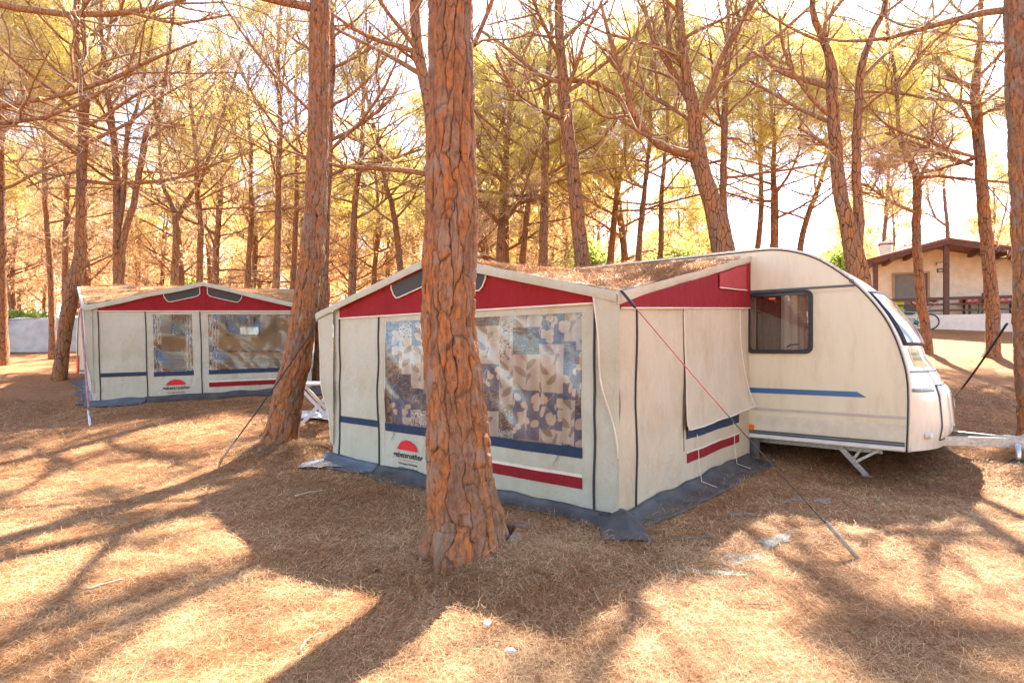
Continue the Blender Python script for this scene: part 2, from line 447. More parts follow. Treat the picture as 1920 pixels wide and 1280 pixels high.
class MB:
    """collects shapes into one mesh"""
    def __init__(self): self.v = []; self.f = []; self.m = []
    def add(self, vs, fs, mi=0):
        o = len(self.v)
        self.v += [tuple(map(float, p)) for p in vs]
        for f in fs:
            self.f.append([o + i for i in f]); self.m.append(mi)
        return self
    def box(self, c, s, rz=0.0, mi=0):
        hx, hy, hz = s[0] / 2, s[1] / 2, s[2] / 2
        ca, sa = math.cos(rz), math.sin(rz)
        vs = []
        for dz in (-hz, hz):
            for dx, dy in ((-hx, -hy), (hx, -hy), (hx, hy), (-hx, hy)):
                vs.append((c[0] + dx * ca - dy * sa, c[1] + dx * sa + dy * ca, c[2] + dz))
        return self.add(vs, [(3, 2, 1, 0), (4, 5, 6, 7), (0, 1, 5, 4), (1, 2, 6, 5), (2, 3, 7, 6), (3, 0, 4, 7)], mi)
    def bar(self, p0, p1, w, h, mi=0, up=(0, 0, 1)):
        p0, p1, up = Vector(p0), Vector(p1), Vector(up)
        t = (p1 - p0).normalized()
        if abs(t.dot(up)) > 0.98: up = Vector((0, 1, 0))
        a = t.cross(up).normalized(); b = a.cross(t)
        vs = [p + a * sx * w / 2 + b * sy * h / 2 for p in (p0, p1) for sx, sy in ((-1, -1), (1, -1), (1, 1), (-1, 1))]
        return self.add(vs, [(0, 1, 2, 3), (7, 6, 5, 4), (4, 5, 1, 0), (5, 6, 2, 1), (6, 7, 3, 2), (7, 4, 0, 3)], mi)
    def tube(self, pts, r, sides=8, mi=0, cap=True):
        P = [Vector(p) for p in pts]
        R = r if hasattr(r, '__len__') else [r] * len(P)
        vs = []; fs = []
        n = None
        for i, p in enumerate(P):
            t = (P[min(i + 1, len(P) - 1)] - P[max(i - 1, 0)]).normalized()
            if n is None:
                n = t.orthogonal().normalized()
            n = (n - t * n.dot(t)).normalized(); b = t.cross(n)
            for k in range(sides):
                a = 2 * math.pi * k / sides
                vs.append(p + (n * math.cos(a) + b * math.sin(a)) * R[i])
        for i in range(len(P) - 1):
            for k in range(sides):
                k2 = (k + 1) % sides
                fs.append((i * sides + k, i * sides + k2, (i + 1) * sides + k2, (i + 1) * sides + k))
        if cap:
            fs.append(tuple(range(sides - 1, -1, -1))); fs.append(tuple((len(P) - 1) * sides + k for k in range(sides)))
        return self.add(vs, fs, mi)
    def ring(self, c, axis, R, r, n=24, k=8, mi=0):
        c, ax = Vector(c), Vector(axis).normalized()
        e = ax.orthogonal().normalized(); f = ax.cross(e)
        vs = []; fs = []
        for i in range(n):
            a = 2 * math.pi * i / n
            d = e * math.cos(a) + f * math.sin(a)
            for j in range(k):
                b = 2 * math.pi * j / k
                vs.append(c + d * (R + r * math.cos(b)) + ax * r * math.sin(b))
        for i in range(n):
            for j in range(k):
                i2, j2 = (i + 1) % n, (j + 1) % k
                fs.append((i * k + j, i2 * k + j, i2 * k + j2, i * k + j2))
        return self.add(vs, fs, mi)
    def disc(self, c, axis, R, th, n=20, mi=0):
        ax = Vector(axis).normalized()
        return self.tube([Vector(c) - ax * th / 2, Vector(c) + ax * th / 2], R, n, mi)
    def grid(self, fn, us, vs, mi=0, skip=()):
        U, W = np.meshgrid(np.asarray(us, float), np.asarray(vs, float), indexing='ij')
        X = fn(U, W)
        P = np.stack([np.broadcast_to(a, U.shape) for a in X], -1)
        nu, nv = U.shape
        o = len(self.v)
        self.v += [tuple(p) for p in P.reshape(-1, 3).tolist()]
        for i in range(nu - 1):
            for j in range(nv - 1):
                cu, cv = (us[i] + us[i + 1]) / 2, (vs[j] + vs[j + 1]) / 2
                if any(a < cu < b and c < cv < d for a, b, c, d in skip): continue
                k = o + i * nv + j
                self.f.append([k, k + nv, k + nv + 1, k + 1]); self.m.append(mi)
        return self
    def poly(self, outline, th_vec, mi=0, holes=()):
        """flat outline (with holes) given a thickness"""
        loops = [[Vector(p) for p in outline]] + [[Vector(p) for p in h] for h in holes]
        tri = tessellate_polygon(loops)
        flat = [p for l in loops for p in l]
        n = len(flat); t = Vector(th_vec)
        fs = [tuple(f) for f in tri] + [tuple(n + i for i in reversed(f)) for f in tri]
        s = 0
        for l in loops:
            for i in range(len(l)):
                a, b = s + i, s + (i + 1) % len(l)
                fs.append((a, b, n + b, n + a))
            s += len(l)
        return self.add(flat + [p + t for p in flat], fs, mi)
    def build(self, name, mats, parent=None, smooth=False, bevel=0.0, thick=0.0, label=None):
        me = bpy.data.meshes.new(name)
        me.from_pydata(self.v, [], self.f)
        o = link(name, me, mats, parent, smooth)
        if len(me.materials) > 1:
            me.polygons.foreach_set('material_index', self.m)
        if thick:
            s = o.modifiers.new('thickness', 'SOLIDIFY'); s.thickness = thick; s.offset = 0
        if bevel:
            b = o.modifiers.new('edge', 'BEVEL'); b.width = bevel; b.segments = 2; b.limit_method = 'ANGLE'
        if label: o['label'] = label
        return o

def lin(a, b, n): return np.linspace(a, b, n)
def cuts(a, b, step, *extra):
    s = set(np.round(np.linspace(a, b, max(2, int(round((b - a) / step)) + 1)), 4).tolist())
    for e in extra:
        s = {x for x in s if abs(x - e) > step * 0.3 or x in extra}
        s.add(round(e, 4))
    return sorted(s)

def text_mesh(body, size, bold=0.0, align='CENTER', shear=0.0):
    cu = bpy.data.curves.new('lettering', 'FONT')
    cu.body = body; cu.size = size; cu.align_x = align; cu.offset = bold; cu.shear = shear
    cu.resolution_u = 3
    o = bpy.data.objects.new('lettering', cu)
    COL.objects.link(o)
    bpy.context.view_layer.update()
    me = bpy.data.meshes.new_from_object(o.evaluated_get(bpy.context.evaluated_depsgraph_get()))
    V = np.zeros(len(me.vertices) * 3, np.float32); me.vertices.foreach_get('co', V)
    fs = [list(p.vertices) for p in me.polygons]
    bpy.data.objects.remove(o); bpy.data.curves.remove(cu); bpy.data.meshes.remove(me)
    return V.reshape(-1, 3), fs

# ------------------------------------------------------------------ the ground
def axis(lo, hi, c, fine, grow):
    a = [c]
    s = fine
    while a[-1] < hi: a.append(a[-1] + s); s = fine if a[-1] < c + 7 else s * grow
    b = [c]; s = fine
    while b[-1] > lo: b.append(b[-1] - s); s = fine if b[-1] > c - 6 else s * grow
    return np.array(sorted(set(b + a)))
gx = axis(-170, 170, 0, 0.055, 1.06); gy = axis(-60, 330, 2.5, 0.055, 1.06)
GX, GY = np.meshgrid(gx, gy, indexing='ij')
GZ = ground(GX, GY)
ny = len(gy)
i = np.arange((len(gx) - 1) * (ny - 1)); r = i // (ny - 1) * ny + i % (ny - 1)
g = link('ground', np_mesh('ground', np.stack([GX, GY, GZ], -1), np.stack([r, r + ny, r + ny + 1, r + 1], -1)), M['ground'])
tag(g, kind='structure')

# awning one frame, needed to keep the litter out of it
A1 = dict(o=np.array([-2.286, 7.164]), u=np.array([0.778, -0.628]), v=np.array([0.628, 0.778]))
def to_awning(x, y):
    dx, dy = x - A1['o'][0], y - A1['o'][1]
    return dx * A1['u'][0] + dy * A1['u'][1], dx * A1['v'][0] + dy * A1['v'][1]

def needles(name, P, L, W, rng, tilt=0.25, lift=0.01, cols=None, normal=None):
    """thin two-segment needles lying about the points P"""
    n = len(P)
    a = rng.uniform(0, 2 * np.pi, n)
    ti = rng.normal(0, tilt, n)
    d = np.stack([np.cos(a) * np.cos(ti), np.sin(a) * np.cos(ti), np.sin(ti)], -1)
    if normal is not None:
        d = d - normal * (np.sum(d * normal, -1) * 0.85)[:, None]
    s = np.cross(d, np.array([0, 0, 1.0])); s /= np.linalg.norm(s, axis=1)[:, None] + 1e-9
    bend = rng.normal(0, 0.16, n)[:, None] * s * L[:, None]
    up = np.abs(rng.normal(0, lift, n)) + 0.002
    c = P + np.stack([0 * up, 0 * up, up + np.abs(np.sin(ti)) * L * 0.35], -1)
    p0, p1, p2 = c - d * L[:, None] / 2, c + bend, c + d * L[:, None] / 2
    w = s * W[:, None] / 2
    V = np.stack([p0 - w, p0 + w, p1 - w, p1 + w, p2 - w * .4, p2 + w * .4], 1)
    k = np.arange(n)[:, None] * 6
    q = np.concatenate([k + np.array([[0, 1, 3, 2]]), k + np.array([[2, 3, 5, 4]])])
    me = np_mesh(name, V, q)
    if cols is None:
        t = rng.random(n)[:, None] ** 1.35; b = rng.uniform(0.5, 1.25, n)[:, None]
        cols = (np.array([[0.27, 0.080, 0.015]]) * (1 - t) + np.array([[0.80, 0.50, 0.235]]) * t) * b
    set_col(me, np.repeat(cols, 6, 0))
    return me

def ground_needles():
    rng = np.random.default_rng(3)
    n = 620000
    y = 1.55 + (11.0 - 1.55) * rng.random(n) ** 1.9
    x = (rng.random(n) * 2 - 1) * (y * 0.98 + 0.4)
    # needles drift together into ridges
    keep = rng.random(n) < 0.78 + 0.4 * vn(x * 1.3, y * 1.3, 8.1)
    uu, vv = to_awning(x, y)
    keep &= ~((uu > 0.05) & (uu < 4.02) & (vv > 0.05) & (vv < 6.5))
    x, y = x[keep], y[keep]
    # deeper loose heaps round the feet of the trees and by the drawbar
    ex, ey = [x], [y]
    for mx, my, r, k in ((0.15, 3.55, 0.55, 9000), (-0.27, 3.66, 0.42, 9000), (-3.2, 7.55, 0.5, 3500), (-2.75, 7.4, 0.6, 5000), (5.2, 5.9, 0.7, 7000), (0.9, 3.9, 0.7, 6000), (6.2, 6.5, 0.8, 4000)):
        ex.append(rng.normal(mx, r * 0.6, k)); ey.append(rng.normal(my, r * 0.5, k))
    heap = np.concatenate([np.zeros(len(x)), np.ones(sum(map(len, ex[1:])))])
    x, y = np.concatenate(ex), np.concatenate(ey)
    z = ground(x, y) + heap * np.abs(rng.normal(0, 0.02, len(x)))
    L = rng.uniform(0.045, 0.105, len(x)); W = np.maximum(0.0011, 0.00045 * y) * rng.uniform(0.7, 1.3, len(x))
    t = np.clip(rng.random(len(x)) ** 1.1 + 0.20 * vn(x * 2.3, y * 2.3, 9.1) + 0.15 * vn(x * 7, y * 7, 4.1), 0, 1)[:, None]
    cols = (np.array([[0.25, 0.076, 0.015]]) * (1 - t) + np.array([[0.82, 0.52, 0.25]]) * t) * rng.uniform(0.5, 1.25, (len(x), 1))
    old = rng.random(len(x)) < 0.03
    cols[old] = np.array([0.10, 0.045, 0.02])
    me = needles('needle_litter', np.stack([x, y, z], -1), L, W, rng, 0.22, 0.008, cols)
    o = link('needle_litter', me, M['needle'], smooth=False)
    tag(o, 'brown and tan fallen pine needles covering the near ground', 'needle litter', kind='stuff')
ground_needles()

# ------------------------------------------------------------------ awnings
AW, AD = 4.067, 3.60            # width along the front, depth to the caravan
ZE, ZP, UL = 1.91, 2.43, -0.28
UC, UH = 1.905, 2.185
def overhang(left):
    global UL, UC, UH
    UL = left; UC = (4.09 + left) / 2; UH = (4.09 - left) / 2
def f_roof(u): return ZE + (ZP - ZE) * (1 - np.abs(np.asarray(u, float) - UC) / UH)
def r_roof(u): return 2.67 + 0.03 * (1 - ((np.asarray(u, float) - UC) / UH) ** 2)
SPLAY = 0.0
def ux(u, v):
    """the far awning spreads to the left towards its caravan"""
    return u + SPLAY * np.clip(np.asarray(v, float) / AD, 0, 1) * (4.09 - np.asarray(u, float)) / (4.09 - UL)
def z_roof(u, v, sag=0.085):
    q = np.clip(np.asarray(v, float) / AD, -0.05, 1)
    f = f_roof(u); r = r_roof(u)
    # the cloth rounds off over the ridge
    ridge = 0.05 * np.exp(-((u - UC) / 0.25) ** 2) * np.clip(q * 3, 0, 1)
    sag = sag * np.clip(1 - np.abs(np.asarray(u, float) - UC) / UH, 0, 1) ** 0.4
    return f * (1 - q) + r * q - sag * np.sin(np.pi * np.clip(q, 0, 1)) - ridge + 0.008 * vn(u * 3, v * 3, 2.2)

def curtain_colours(w, h, step, seed):
    """a patchwork print: flowers on blue, leaves on tan, scribble on cream, hatch on navy"""
    rng = np.random.default_rng(seed)
    nx, ny = int(w / step) + 1, int(h / step) + 1
    img = np.zeros((nx, ny, 3)); img[:] = (0.5, 0.42, 0.32)
    X, Y = np.meshgrid(np.arange(nx) * step, np.arange(ny) * step, indexing='ij')
    def oval(cx, cy, a, b, ang, col, box, m=None):
        dx, dy = X - cx, Y - cy
        p = dx * math.cos(ang) + dy * math.sin(ang); q = -dx * math.sin(ang) + dy * math.cos(ang)
        k = ((p / a) ** 2 + (q / b) ** 2 < 1) & box
        img[k] = col
    x = -0.03
    while x < w:
        cw = rng.choice([0.10, 0.14, 0.22, 0.28, 0.32]); y = -rng.uniform(0, 0.2); last = -1
        while y < h:
            t = int(rng.choice([0, 1, 2, 3, 4, 5], p=[.28, .34, .13, .14, .05, .06]))
            if t == last: t = (t + 1) % 6
            last = t
            ch = rng.uniform(0.26, 0.48) if t in (0, 1, 2) else rng.uniform(0.18, 0.30)
            B = (X >= x) & (X < x + cw) & (Y >= y) & (Y < y + ch)
            nz = vn(X * 140, Y * 140, seed)[..., None] * 0.05
            if t == 0:
                img[B] = (np.array([0.055, 0.115, 0.23]) + nz * .6)[B]
                for _ in range(int(2 + cw * ch * 150)):
                    oval(x + rng.uniform(0, cw), y + rng.uniform(.1, .9) * ch, rng.uniform(.020, .034), rng.uniform(.026, .046), rng.uniform(-.5, .5), (0.68, 0.58, 0.45), B)
                k = (np.abs(X - x - cw * .5 - .03 * np.sin(Y * 25)) < .0035) & B; img[k] = (0.35, 0.38, 0.42)
            elif t == 1:
                img[B] = (np.array([0.61, 0.56, 0.47]) + nz)[B]
                k = (np.abs(X - x - cw * .5 - (Y - y - ch / 2) * .25) < .004) & B; img[k] = (0.62, 0.52, 0.4)
                for q in range(5):
                    sd = 1 if q % 2 else -1
                    oval(x + cw * .5 + sd * .055 + (q * ch / 5 - ch / 2) * .25, y + q * ch / 5 + .04, .026, .070, -sd * .7, (0.30, 0.245, 0.175), B)
            elif t == 2:
                img[B] = (np.array([0.62, 0.60, 0.54]) + nz)[B]
                k = (np.abs(vn(X * 60, Y * 60, seed + 3.3)) < .12) & B; img[k] = (0.09, 0.08, 0.08)
            elif t == 3:
                img[B] = (np.array([0.045, 0.06, 0.10]) + nz * .4)[B]
                k = ((np.abs(vn(X * 10, Y * 90, 5.1)) < .06) | (np.abs(vn(X * 90, Y * 10, 7.1)) < .05)) & B; img[k] = (0.24, 0.25, 0.28)
            elif t == 4:
                img[B] = (np.array([0.13, 0.095, 0.07]))
                k = (np.abs(vn(X * 75, Y * 75, seed + 9.3)) < .16) & B; img[k] = (0.42, 0.32, 0.22)
            else:
                img[B] = (np.array([0.36, 0.32, 0.30]) + nz)[B]
            y += ch
        x += cw
    g = img.mean(-1, keepdims=True)
    return (img * 0.96 + g * 0.02 + 0.02)

def logo(root, u0, z0, yf):
    """black lettering under a red half sun"""
    mb = MB()
    def put(body, size, zc, width, bold=0.0, shear=0.0):
        V, fs = text_mesh(body, size, bold, 'LEFT', shear)
        w = V[:, 0].max() - V[:, 0].min()
        s = width / w
        mb.add([(u, yf(u, z), z) for u, z in ((u0 + (p[0] - V[:, 0].min()) * s - width / 2, zc + p[1] * min(s, 1.15)) for p in V)], fs)
    put('gebetsroither', 0.085, z0, 0.515, 0.0018, 0.25)
    put('Wohnwagen & Mobilheime', 0.036, z0 - 0.075, 0.33, 0.0009)
    put('und Wohnung Vermietung', 0.036, z0 - 0.125, 0.33, 0.0009)
    put('www.gebetsroither.com', 0.036, z0 - 0.20, 0.34, 0.0009)
    word = 'mein Urlaub gut erholt'
    for k, ch in enumerate(word):
        if ch == ' ': continue
        V, fs = text_mesh(ch, 0.03, 0.0005)
        a = math.radians(158 - 136 * k / (len(word) - 1))
        c, s = math.cos(a - math.pi / 2), math.sin(a - math.pi / 2)
        mb.add([(u, yf(u, z), z) for u, z in ((u0 + 0.182 * math.cos(a) + p[0] * c - p[1] * s, z0 + 0.035 + 0.155 * math.sin(a) + p[0] * s + p[1] * c) for p in V)], fs)
    mb.build('lettering', M['black_ink'], root)
    e = MB()
    e.grid(lambda q, t: (lambda u, z: (u, np.vectorize(yf)(u, z), z))(u0 + 0.165 * np.cos(q), z0 + 0.085 + 0.115 * np.sin(q) * t), lin(0, math.pi, 24), lin(0, 1, 5))
    e.build('emblem', M['red_ink'], root); e = MB()
    for zz in (z0 - 0.028, z0 - 0.15):
        for k in range(12):
            u = u0 - 0.16 + k * 0.028
            y = yf(u, zz)
            e.add([(u, y, zz), (u + 0.017, y, zz), (u + 0.019, y, zz + 0.005), (u + 0.002, y, zz + 0.005)], [(0, 1, 2, 3)])
    e.build('underline_print', M['red_ink'], root)

def make_awning(root, seed, full_curtain, glocal, blind=True):
    S = seed
    def fd(u, z):        # billow of the front wall, towards -v
        h = np.clip(1 - np.abs(np.asarray(z) - 0.9) / 0.95, 0, 1)
        return (0.024 * vn(u * 1.4 + S, z * 0.9, S) + 0.020 * vn((u + z) * 3.6, (u - z) * 1.1, S + 5) + 0.003 * vn(u * 12, z * 7, S + 9)) * (0.35 + 0.65 * h)
    def fp(off): return lambda u, z: (u, -fd(u, z) - off, z)
    B0 = 1.84
    W1, W2 = (1.06, 1.755, 0.60, 1.77), (2.05, 3.71, 0.60, 1.77)     # the two vinyl windows
    # front cloth
    for a, b, skip in ((0.0, 0.141, ()), (0.141, 0.934, ()), (0.934, 1.91, (W1,)), (1.91, 3.84, (W2,)), (3.84, AW, ())):
        us = cuts(a, b, 0.05, *(skip[0][:2] if skip else ())); zs = cuts(0.0, B0, 0.06, *(skip[0][2:] if skip else ()))
        MB().grid(fp(0), us, zs, 0, skip).build('front_panel', M['canvas'], root, True)
    # cloth above the corner strips
    for a, b in ((0.0, 0.141), (3.84, AW)):
        MB().grid(lambda u, t: (u, -fd(u, B0) + 0 * t, B0 + t * (f_roof(u) - 0.02 - B0)), cuts(a, b, 0.05), lin(0, 1, 5)).build('front_panel', M['canvas'], root, True)
    # red gable valance
    va = MB().grid(lambda u, t: (u, -0.006 - 0.006 * vn(u * 3, t * 2, S) - 0.004 * t, B0 + t * (f_roof(u) - 0.03 - B0)), cuts(0.141, 3.84, 0.06, UC), lin(0, 1, 7)).build('valance', M['canvas_red'], root, True)
    MB().tube([(u, -0.012 - 0.006 * float(vn(u * 3, 0, S)), B0) for u in lin(0.141, 3.84, 40)], 0.011, 6).build('piping', M['piping'], va, True)
    MB().tube([(UC, -0.016, B0), (UC, -0.02, ZP - 0.06)], 0.004, 5).build('seam', M['canvas_red_light'], va)
    for sd in (-1, 1):
        us = lin(0.07, 0.72, 16)
        top = [(UC + sd * t, f_roof(UC + sd * t) - 0.075) for t in us]
        bot = []
        for t in us:
            dep = 0.17 * (1 - max(0, (t - 0.60) / 0.12) ** 2.2 * 0.85) * (1 - max(0, (0.12 - t) / 0.05) * 0.25)
            bot.append((UC + sd * t, f_roof(UC + sd * t) - 0.085 - dep))
        ring = [(p[0], -0.026, p[1]) for p in top] + [(p[0], -0.026, p[1]) for p in reversed(bot)]
        ve = MB().poly(ring if sd > 0 else ring[::-1], (0, 0.004, 0)).build('vent', M['mesh_vent'], root)
        MB().tube(ring[len(top) - 1:] + [ring[0]], 0.008, 6).build('piping', M['piping'], ve, True)
    # bands sewn to the front
    def band(name, u0, u1, z0, z1, m, off=0.004, fnc=fp):
        return MB().grid(fnc(off), cuts(u0, u1, 0.05), cuts(z0, z1, 0.04)).build(name, m, root, True)
    band('blue_band', 0.15, 0.925, 0.535, 0.615, M['canvas_blue'])
    band('blue_band', 1.05, 1.765, 0.51, 0.602, M['canvas_blue'])
    band('blue_band', 2.04, 3.72, 0.51, 0.602, M['canvas_blue'])
    rb = band('red_band', 2.04, 3.72, 0.245, 0.345, M['canvas_red'])
    MB().grid(fp(0.005), cuts(2.04, 3.72, 0.05), [0.345, 0.373]).build('piping', M['piping'], rb, True)
    # zips and seams
    for u in (0.141, 0.934, 1.91, 3.84):
        MB().tube([(u + 0.004 * math.sin(z * 5 + u), -float(fd(u, z)) - 0.006, z) for z in lin(0.0, B0 - 0.012, 24)], 0.011, 6).build('zipper', M['zip'], root, True)
    for u in (1.03, 2.0):
        MB().tube([(u, -float(fd(u, z)) - 0.001, z) for z in lin(0.01, B0 - 0.01, 16)], 0.003, 4).build('seam', M['band_grey'], root)
    # hooks under the windows
    for u in (1.2, 2.55, 3.45):
        MB().tube([(u - 0.03, -float(fd(u, .42)) - 0.02, 0.42), (u, -float(fd(u, .45)) - 0.012, 0.47), (u + 0.03, -0.02, 0.51)], 0.004, 5).build('hook', M['pole'], root)
    # vinyl panes
    for w in (W1, W2):
        rp = lambda u, z: (u, -fd(u, z) - 0.003 + 0.010 * vn(u * 4, z * 3, S + 2) + 0.004 * vn((u + z) * 9, (z - u) * 3, S + 3), z)
        MB().grid(rp, cuts(w[0], w[1], 0.03), cuts(w[2], w[3], 0.03)).build('window_pane', M['vinyl'], root, True)
    # printed curtains
    def curtain(u0, u1, z0, z1, sd, fold, step=0.006):
        wid = u1 - u0
        cols = curtain_colours(wid * fold, z1 - z0, step * (1 if fold == 1 else 1.2), sd)
        nx, ny, _ = cols.shape
        s = np.linspace(0, 1, nx)[:, None]; t = np.linspace(0, 1, ny)[None, :]
        amp = 0.030 if fold == 1 else 0.035
        V = np.stack([u0 + s * wid + 0 * t, 0.075 + amp * np.sin(s * wid * fold * 38 + 0.6 * vn(s * 5, t * 2, sd)) + 0 * t + 0.02 * vn(s * wid * 3, t * 1.5, sd), z0 + t * (z1 - z0) + 0 * s], -1)
        k = np.arange((nx - 1) * (ny - 1)); r = k // (ny - 1) * ny + k % (ny - 1)
        me = np_mesh('curtain', V, np.stack([r, r + ny, r + ny + 1, r + 1], -1))
        set_col(me, cols.reshape(-1, 3))
        link('curtain', me, M['curtain_print'], root)
    if full_curtain:
        curtain(1.0, 1.82, 0.5, 1.82, 11, 1); curtain(1.98, 3.80, 0.5, 1.82, 29, 1)
    else:
        curtain(1.05, 1.19, 0.5, 1.82, 11, 3.0, .01); curtain(1.62, 1.74, 0.5, 1.82, 12, 3.0, .01)
        curtain(2.03, 2.24, 0.5, 1.82, 13, 3.0, .01); curtain(3.60, 3.74, 0.5, 1.82, 14, 3.0, .01)
    logo(root, 1.44, 0.235, lambda u, z: -float(fd(u, z)) - 0.007)
    # roof and its pale front and side edges
    us = cuts(UL, 4.09, 0.09, UC)
    MB().grid(lambda u, v: (ux(u, v), v, z_roof(u, v)), us, lin(-0.07, AD, 30)).build('roof', M['canvas_roof'], root, True)
    fa = MB()
    fa.grid(lambda u, t: (u, -0.075 - 0.008 * np.sin(t * 3.1) , f_roof(u) + 0.012 - t * (0.085 + 0.012 * vn(u * 2, 0, S))), us, lin(0, 1, 4))
    fa.grid(lambda u, t: (u, -0.073 + t * 0.02, f_roof(u) + 0.012 - 0.004 * t), us, lin(0, 1, 2))
    fa.build('roof_edge', M['canvas'], root, True)
    for uu, o in ((4.09, 0.008), (UL, -0.008)):
        MB().grid(lambda v, t: (ux(uu, v) + o * np.sin(t * 3), v, z_roof(uu, v) + 0.01 - t * (0.075 + 0.03 * np.clip(1 - v / 0.6, 0, 1) + 0.012 * vn(v * 2.5, 0, S))), lin(-0.075, AD, 40), lin(0, 1, 4)).build('roof_edge', M['canvas_side'] if uu > 0 else M['canvas'], root, True)
    # side walls
    def sd_(v, z):
        h = np.clip(1 - np.abs(np.asarray(z) - 0.95) / 1.0, 0, 1)
        return (0.034 * vn(v * 1.1 + S, z * 0.8, S + 4) + 0.026 * vn((v + z * .6) * 3.3, z * 1.0, S + 6) + 0.003 * vn(v * 11, z * 6, S + 8)) * (0.3 + 0.7 * h)
    def sp(off, uu=AW, sg=1): return lambda v, z: (ux(uu, v) + sg * (sd_(v, z) + off), v, z)
    zb = lambda v: 1.79 + 0.205 * np.asarray(v) / AD           # lower edge of the side valance
    for uu, sg in ((AW, 1), (0.0, -1)):
        mm = M['canvas_side'] if sg > 0 else M['canvas']
        for a, b in ((0.0, 0.31), (0.31, AD)):
            MB().grid(lambda v, t: sp(0, uu, sg)(v, t * (z_roof(uu, v) - 0.03)), cuts(a, b, 0.07), lin(0, 1, 26)).build('side_panel', mm, root, True)
        MB().tube([(uu + sg * (float(sd_(0.31, z)) + 0.006), 0.31 + 0.004 * math.sin(z * 4), z) for z in lin(0, 1.8, 24)], 0.010, 6).build('zipper', M['zip'], root, True)
        sv = MB().grid(lambda v, t: (ux(uu, v) + sg * (0.02 + 0.010 * vn(v * 2, t, S)), v, zb(v) + t * (z_roof(4.09, v) - 0.075 - zb(v))), lin(0.005, AD - 0.01, 40), lin(0, 1, 6)).build('side_valance', M['canvas_red'], root, True)
        MB().tube([(float(ux(uu, v)) + sg * (0.024 + 0.010 * float(vn(v * 2, 0, S))), v, float(zb(v))) for v in lin(0.005, AD - 0.01, 24)], 0.009, 6).build('piping', M['piping'], sv, True)
        if sg > 0 and blind:
            fl = MB().grid(lambda v, t: (uu + 0.034 + 0.008 * vn(v * 4, t * 2, 3), v, 2.16 + 0.05 * (v - 2.4) + t * (z_roof(4.09, v) - 0.085 - 2.16 - 0.05 * (v - 2.4))), lin(2.35, 3.36, 10), lin(0, 1, 6)).build('vent_flap', M['canvas_red_light'], root, True)
            MB().tube([(uu + 0.038 + 0.008 * float(vn(v * 4, 0, 3)), v, 2.16 + 0.05 * (v - 2.4)) for v in lin(2.35, 3.36, 10)], 0.008, 6).build('piping', M['piping'], fl, True)
            # the loose blind over the side window
            def bl(q, t):          # q 0..1 along v, t 0 bottom .. 1 top
                vv = 1.36 + q * 1.83 + 0.28 * np.clip(q - .6, 0, 1) * (1 - t) ** 2
                z0_ = 0.635 + 0.10 * q - 0.10 * q * (1 - q)
                zz = z0_ + t * (zb(vv) - 0.01 - z0_)
                lift = 0.16 * (1 - t) ** 3 * (0.35 + 1.1 * np.clip(q - .45, 0, 1)) + 0.012 * vn(q * 5, t * 3, 5) * (1 - t)
                return (uu + sd_(vv, zz) + 0.012 + lift, vv, zz)
            b = MB().grid(bl, lin(0, 1, 30), lin(0, 1, 26)).build('blind', M['canvas_side'], root, True)
            edge = [(0.0, t) for t in lin(1, 0.04, 16)] + [(q, 0.0) for q in lin(0.03, 1, 24)] + [(1.0, t) for t in lin(0.03, 1, 16)]
            MB().tube([tuple(float(c) for c in bl(np.array(q), np.array(t))) for q, t in edge], 0.008, 6).build('piping', M['piping'], b, True)
            band('blue_band', 1.44, 3.17, 0.53, 0.665, M['canvas_blue'], 0.004, lambda o: sp(o))
            r2 = band('red_band', 1.44, 3.17, 0.285, 0.385, M['canvas_red'], 0.004, lambda o: sp(o))
            MB().grid(sp(0.005), cuts(1.44, 3.17, 0.05), [0.385, 0.408]).build('piping', M['piping'], r2, True)
            for vv in (1.66, 2.84):
                MB().tube([(uu + 0.03, vv, 0.56), (uu + 0.035, vv + 0.03, 0.44), (uu + 0.04, vv + 0.02, 0.28), (uu + 0.06, vv + 0.05, 0.06), (uu + 0.22, vv + 0.06, 0.02)], 0.004, 5).build('cord', M['piping'], root)
            for zz, ll in ((0.8, 1.1),):
                MB().tube([(uu + float(sd_(1.36, z)) + 0.004, 1.36, z) for z in lin(0.42, 1.8, 14)], 0.003, 4).build('seam', M['zip'], root)
    # storm wings at the two front corners
    def wing(pts, nm):
        a, b, c, d = [np.array(p) for p in pts]
        def fn(s, t):
            P = [(a[k] * (1 - s) + b[k] * s) * (1 - t) + (d[k] * (1 - s) + c[k] * s) * t for k in range(3)]
            P[1] = P[1] + 0.02 * vn(s * 2, t * 4, S + 1) * (1 - s) - 0.03 * np.sin(t * 3.1) * (1 - s)
            P[0] = P[0] + 0.035 * np.sin(t * 9) * (1 - s) * t
            return P
        o = MB().grid(fn, lin(0, 1, 8), lin(0, 1, 24)).build(nm, M['canvas'], root, True)
        MB().tube([tuple(float(x) for x in fn(np.array(0.0), np.array(t))) for t in lin(0, 1, 24)], 0.008, 6).build('piping', M['piping'], o, True)
    wing(((UL + 0.03, -0.06, 1.84), (0.05, -0.035, 1.92), (0.04, -0.03, 0.25), (-0.02, -0.03, 0.25)), 'storm_wing')
    wing(((3.86, -0.07, 1.93), (4.10, -0.05, 1.88), (4.085, -0.02, 0.55), (4.06, -0.03, 0.55)), 'storm_wing')
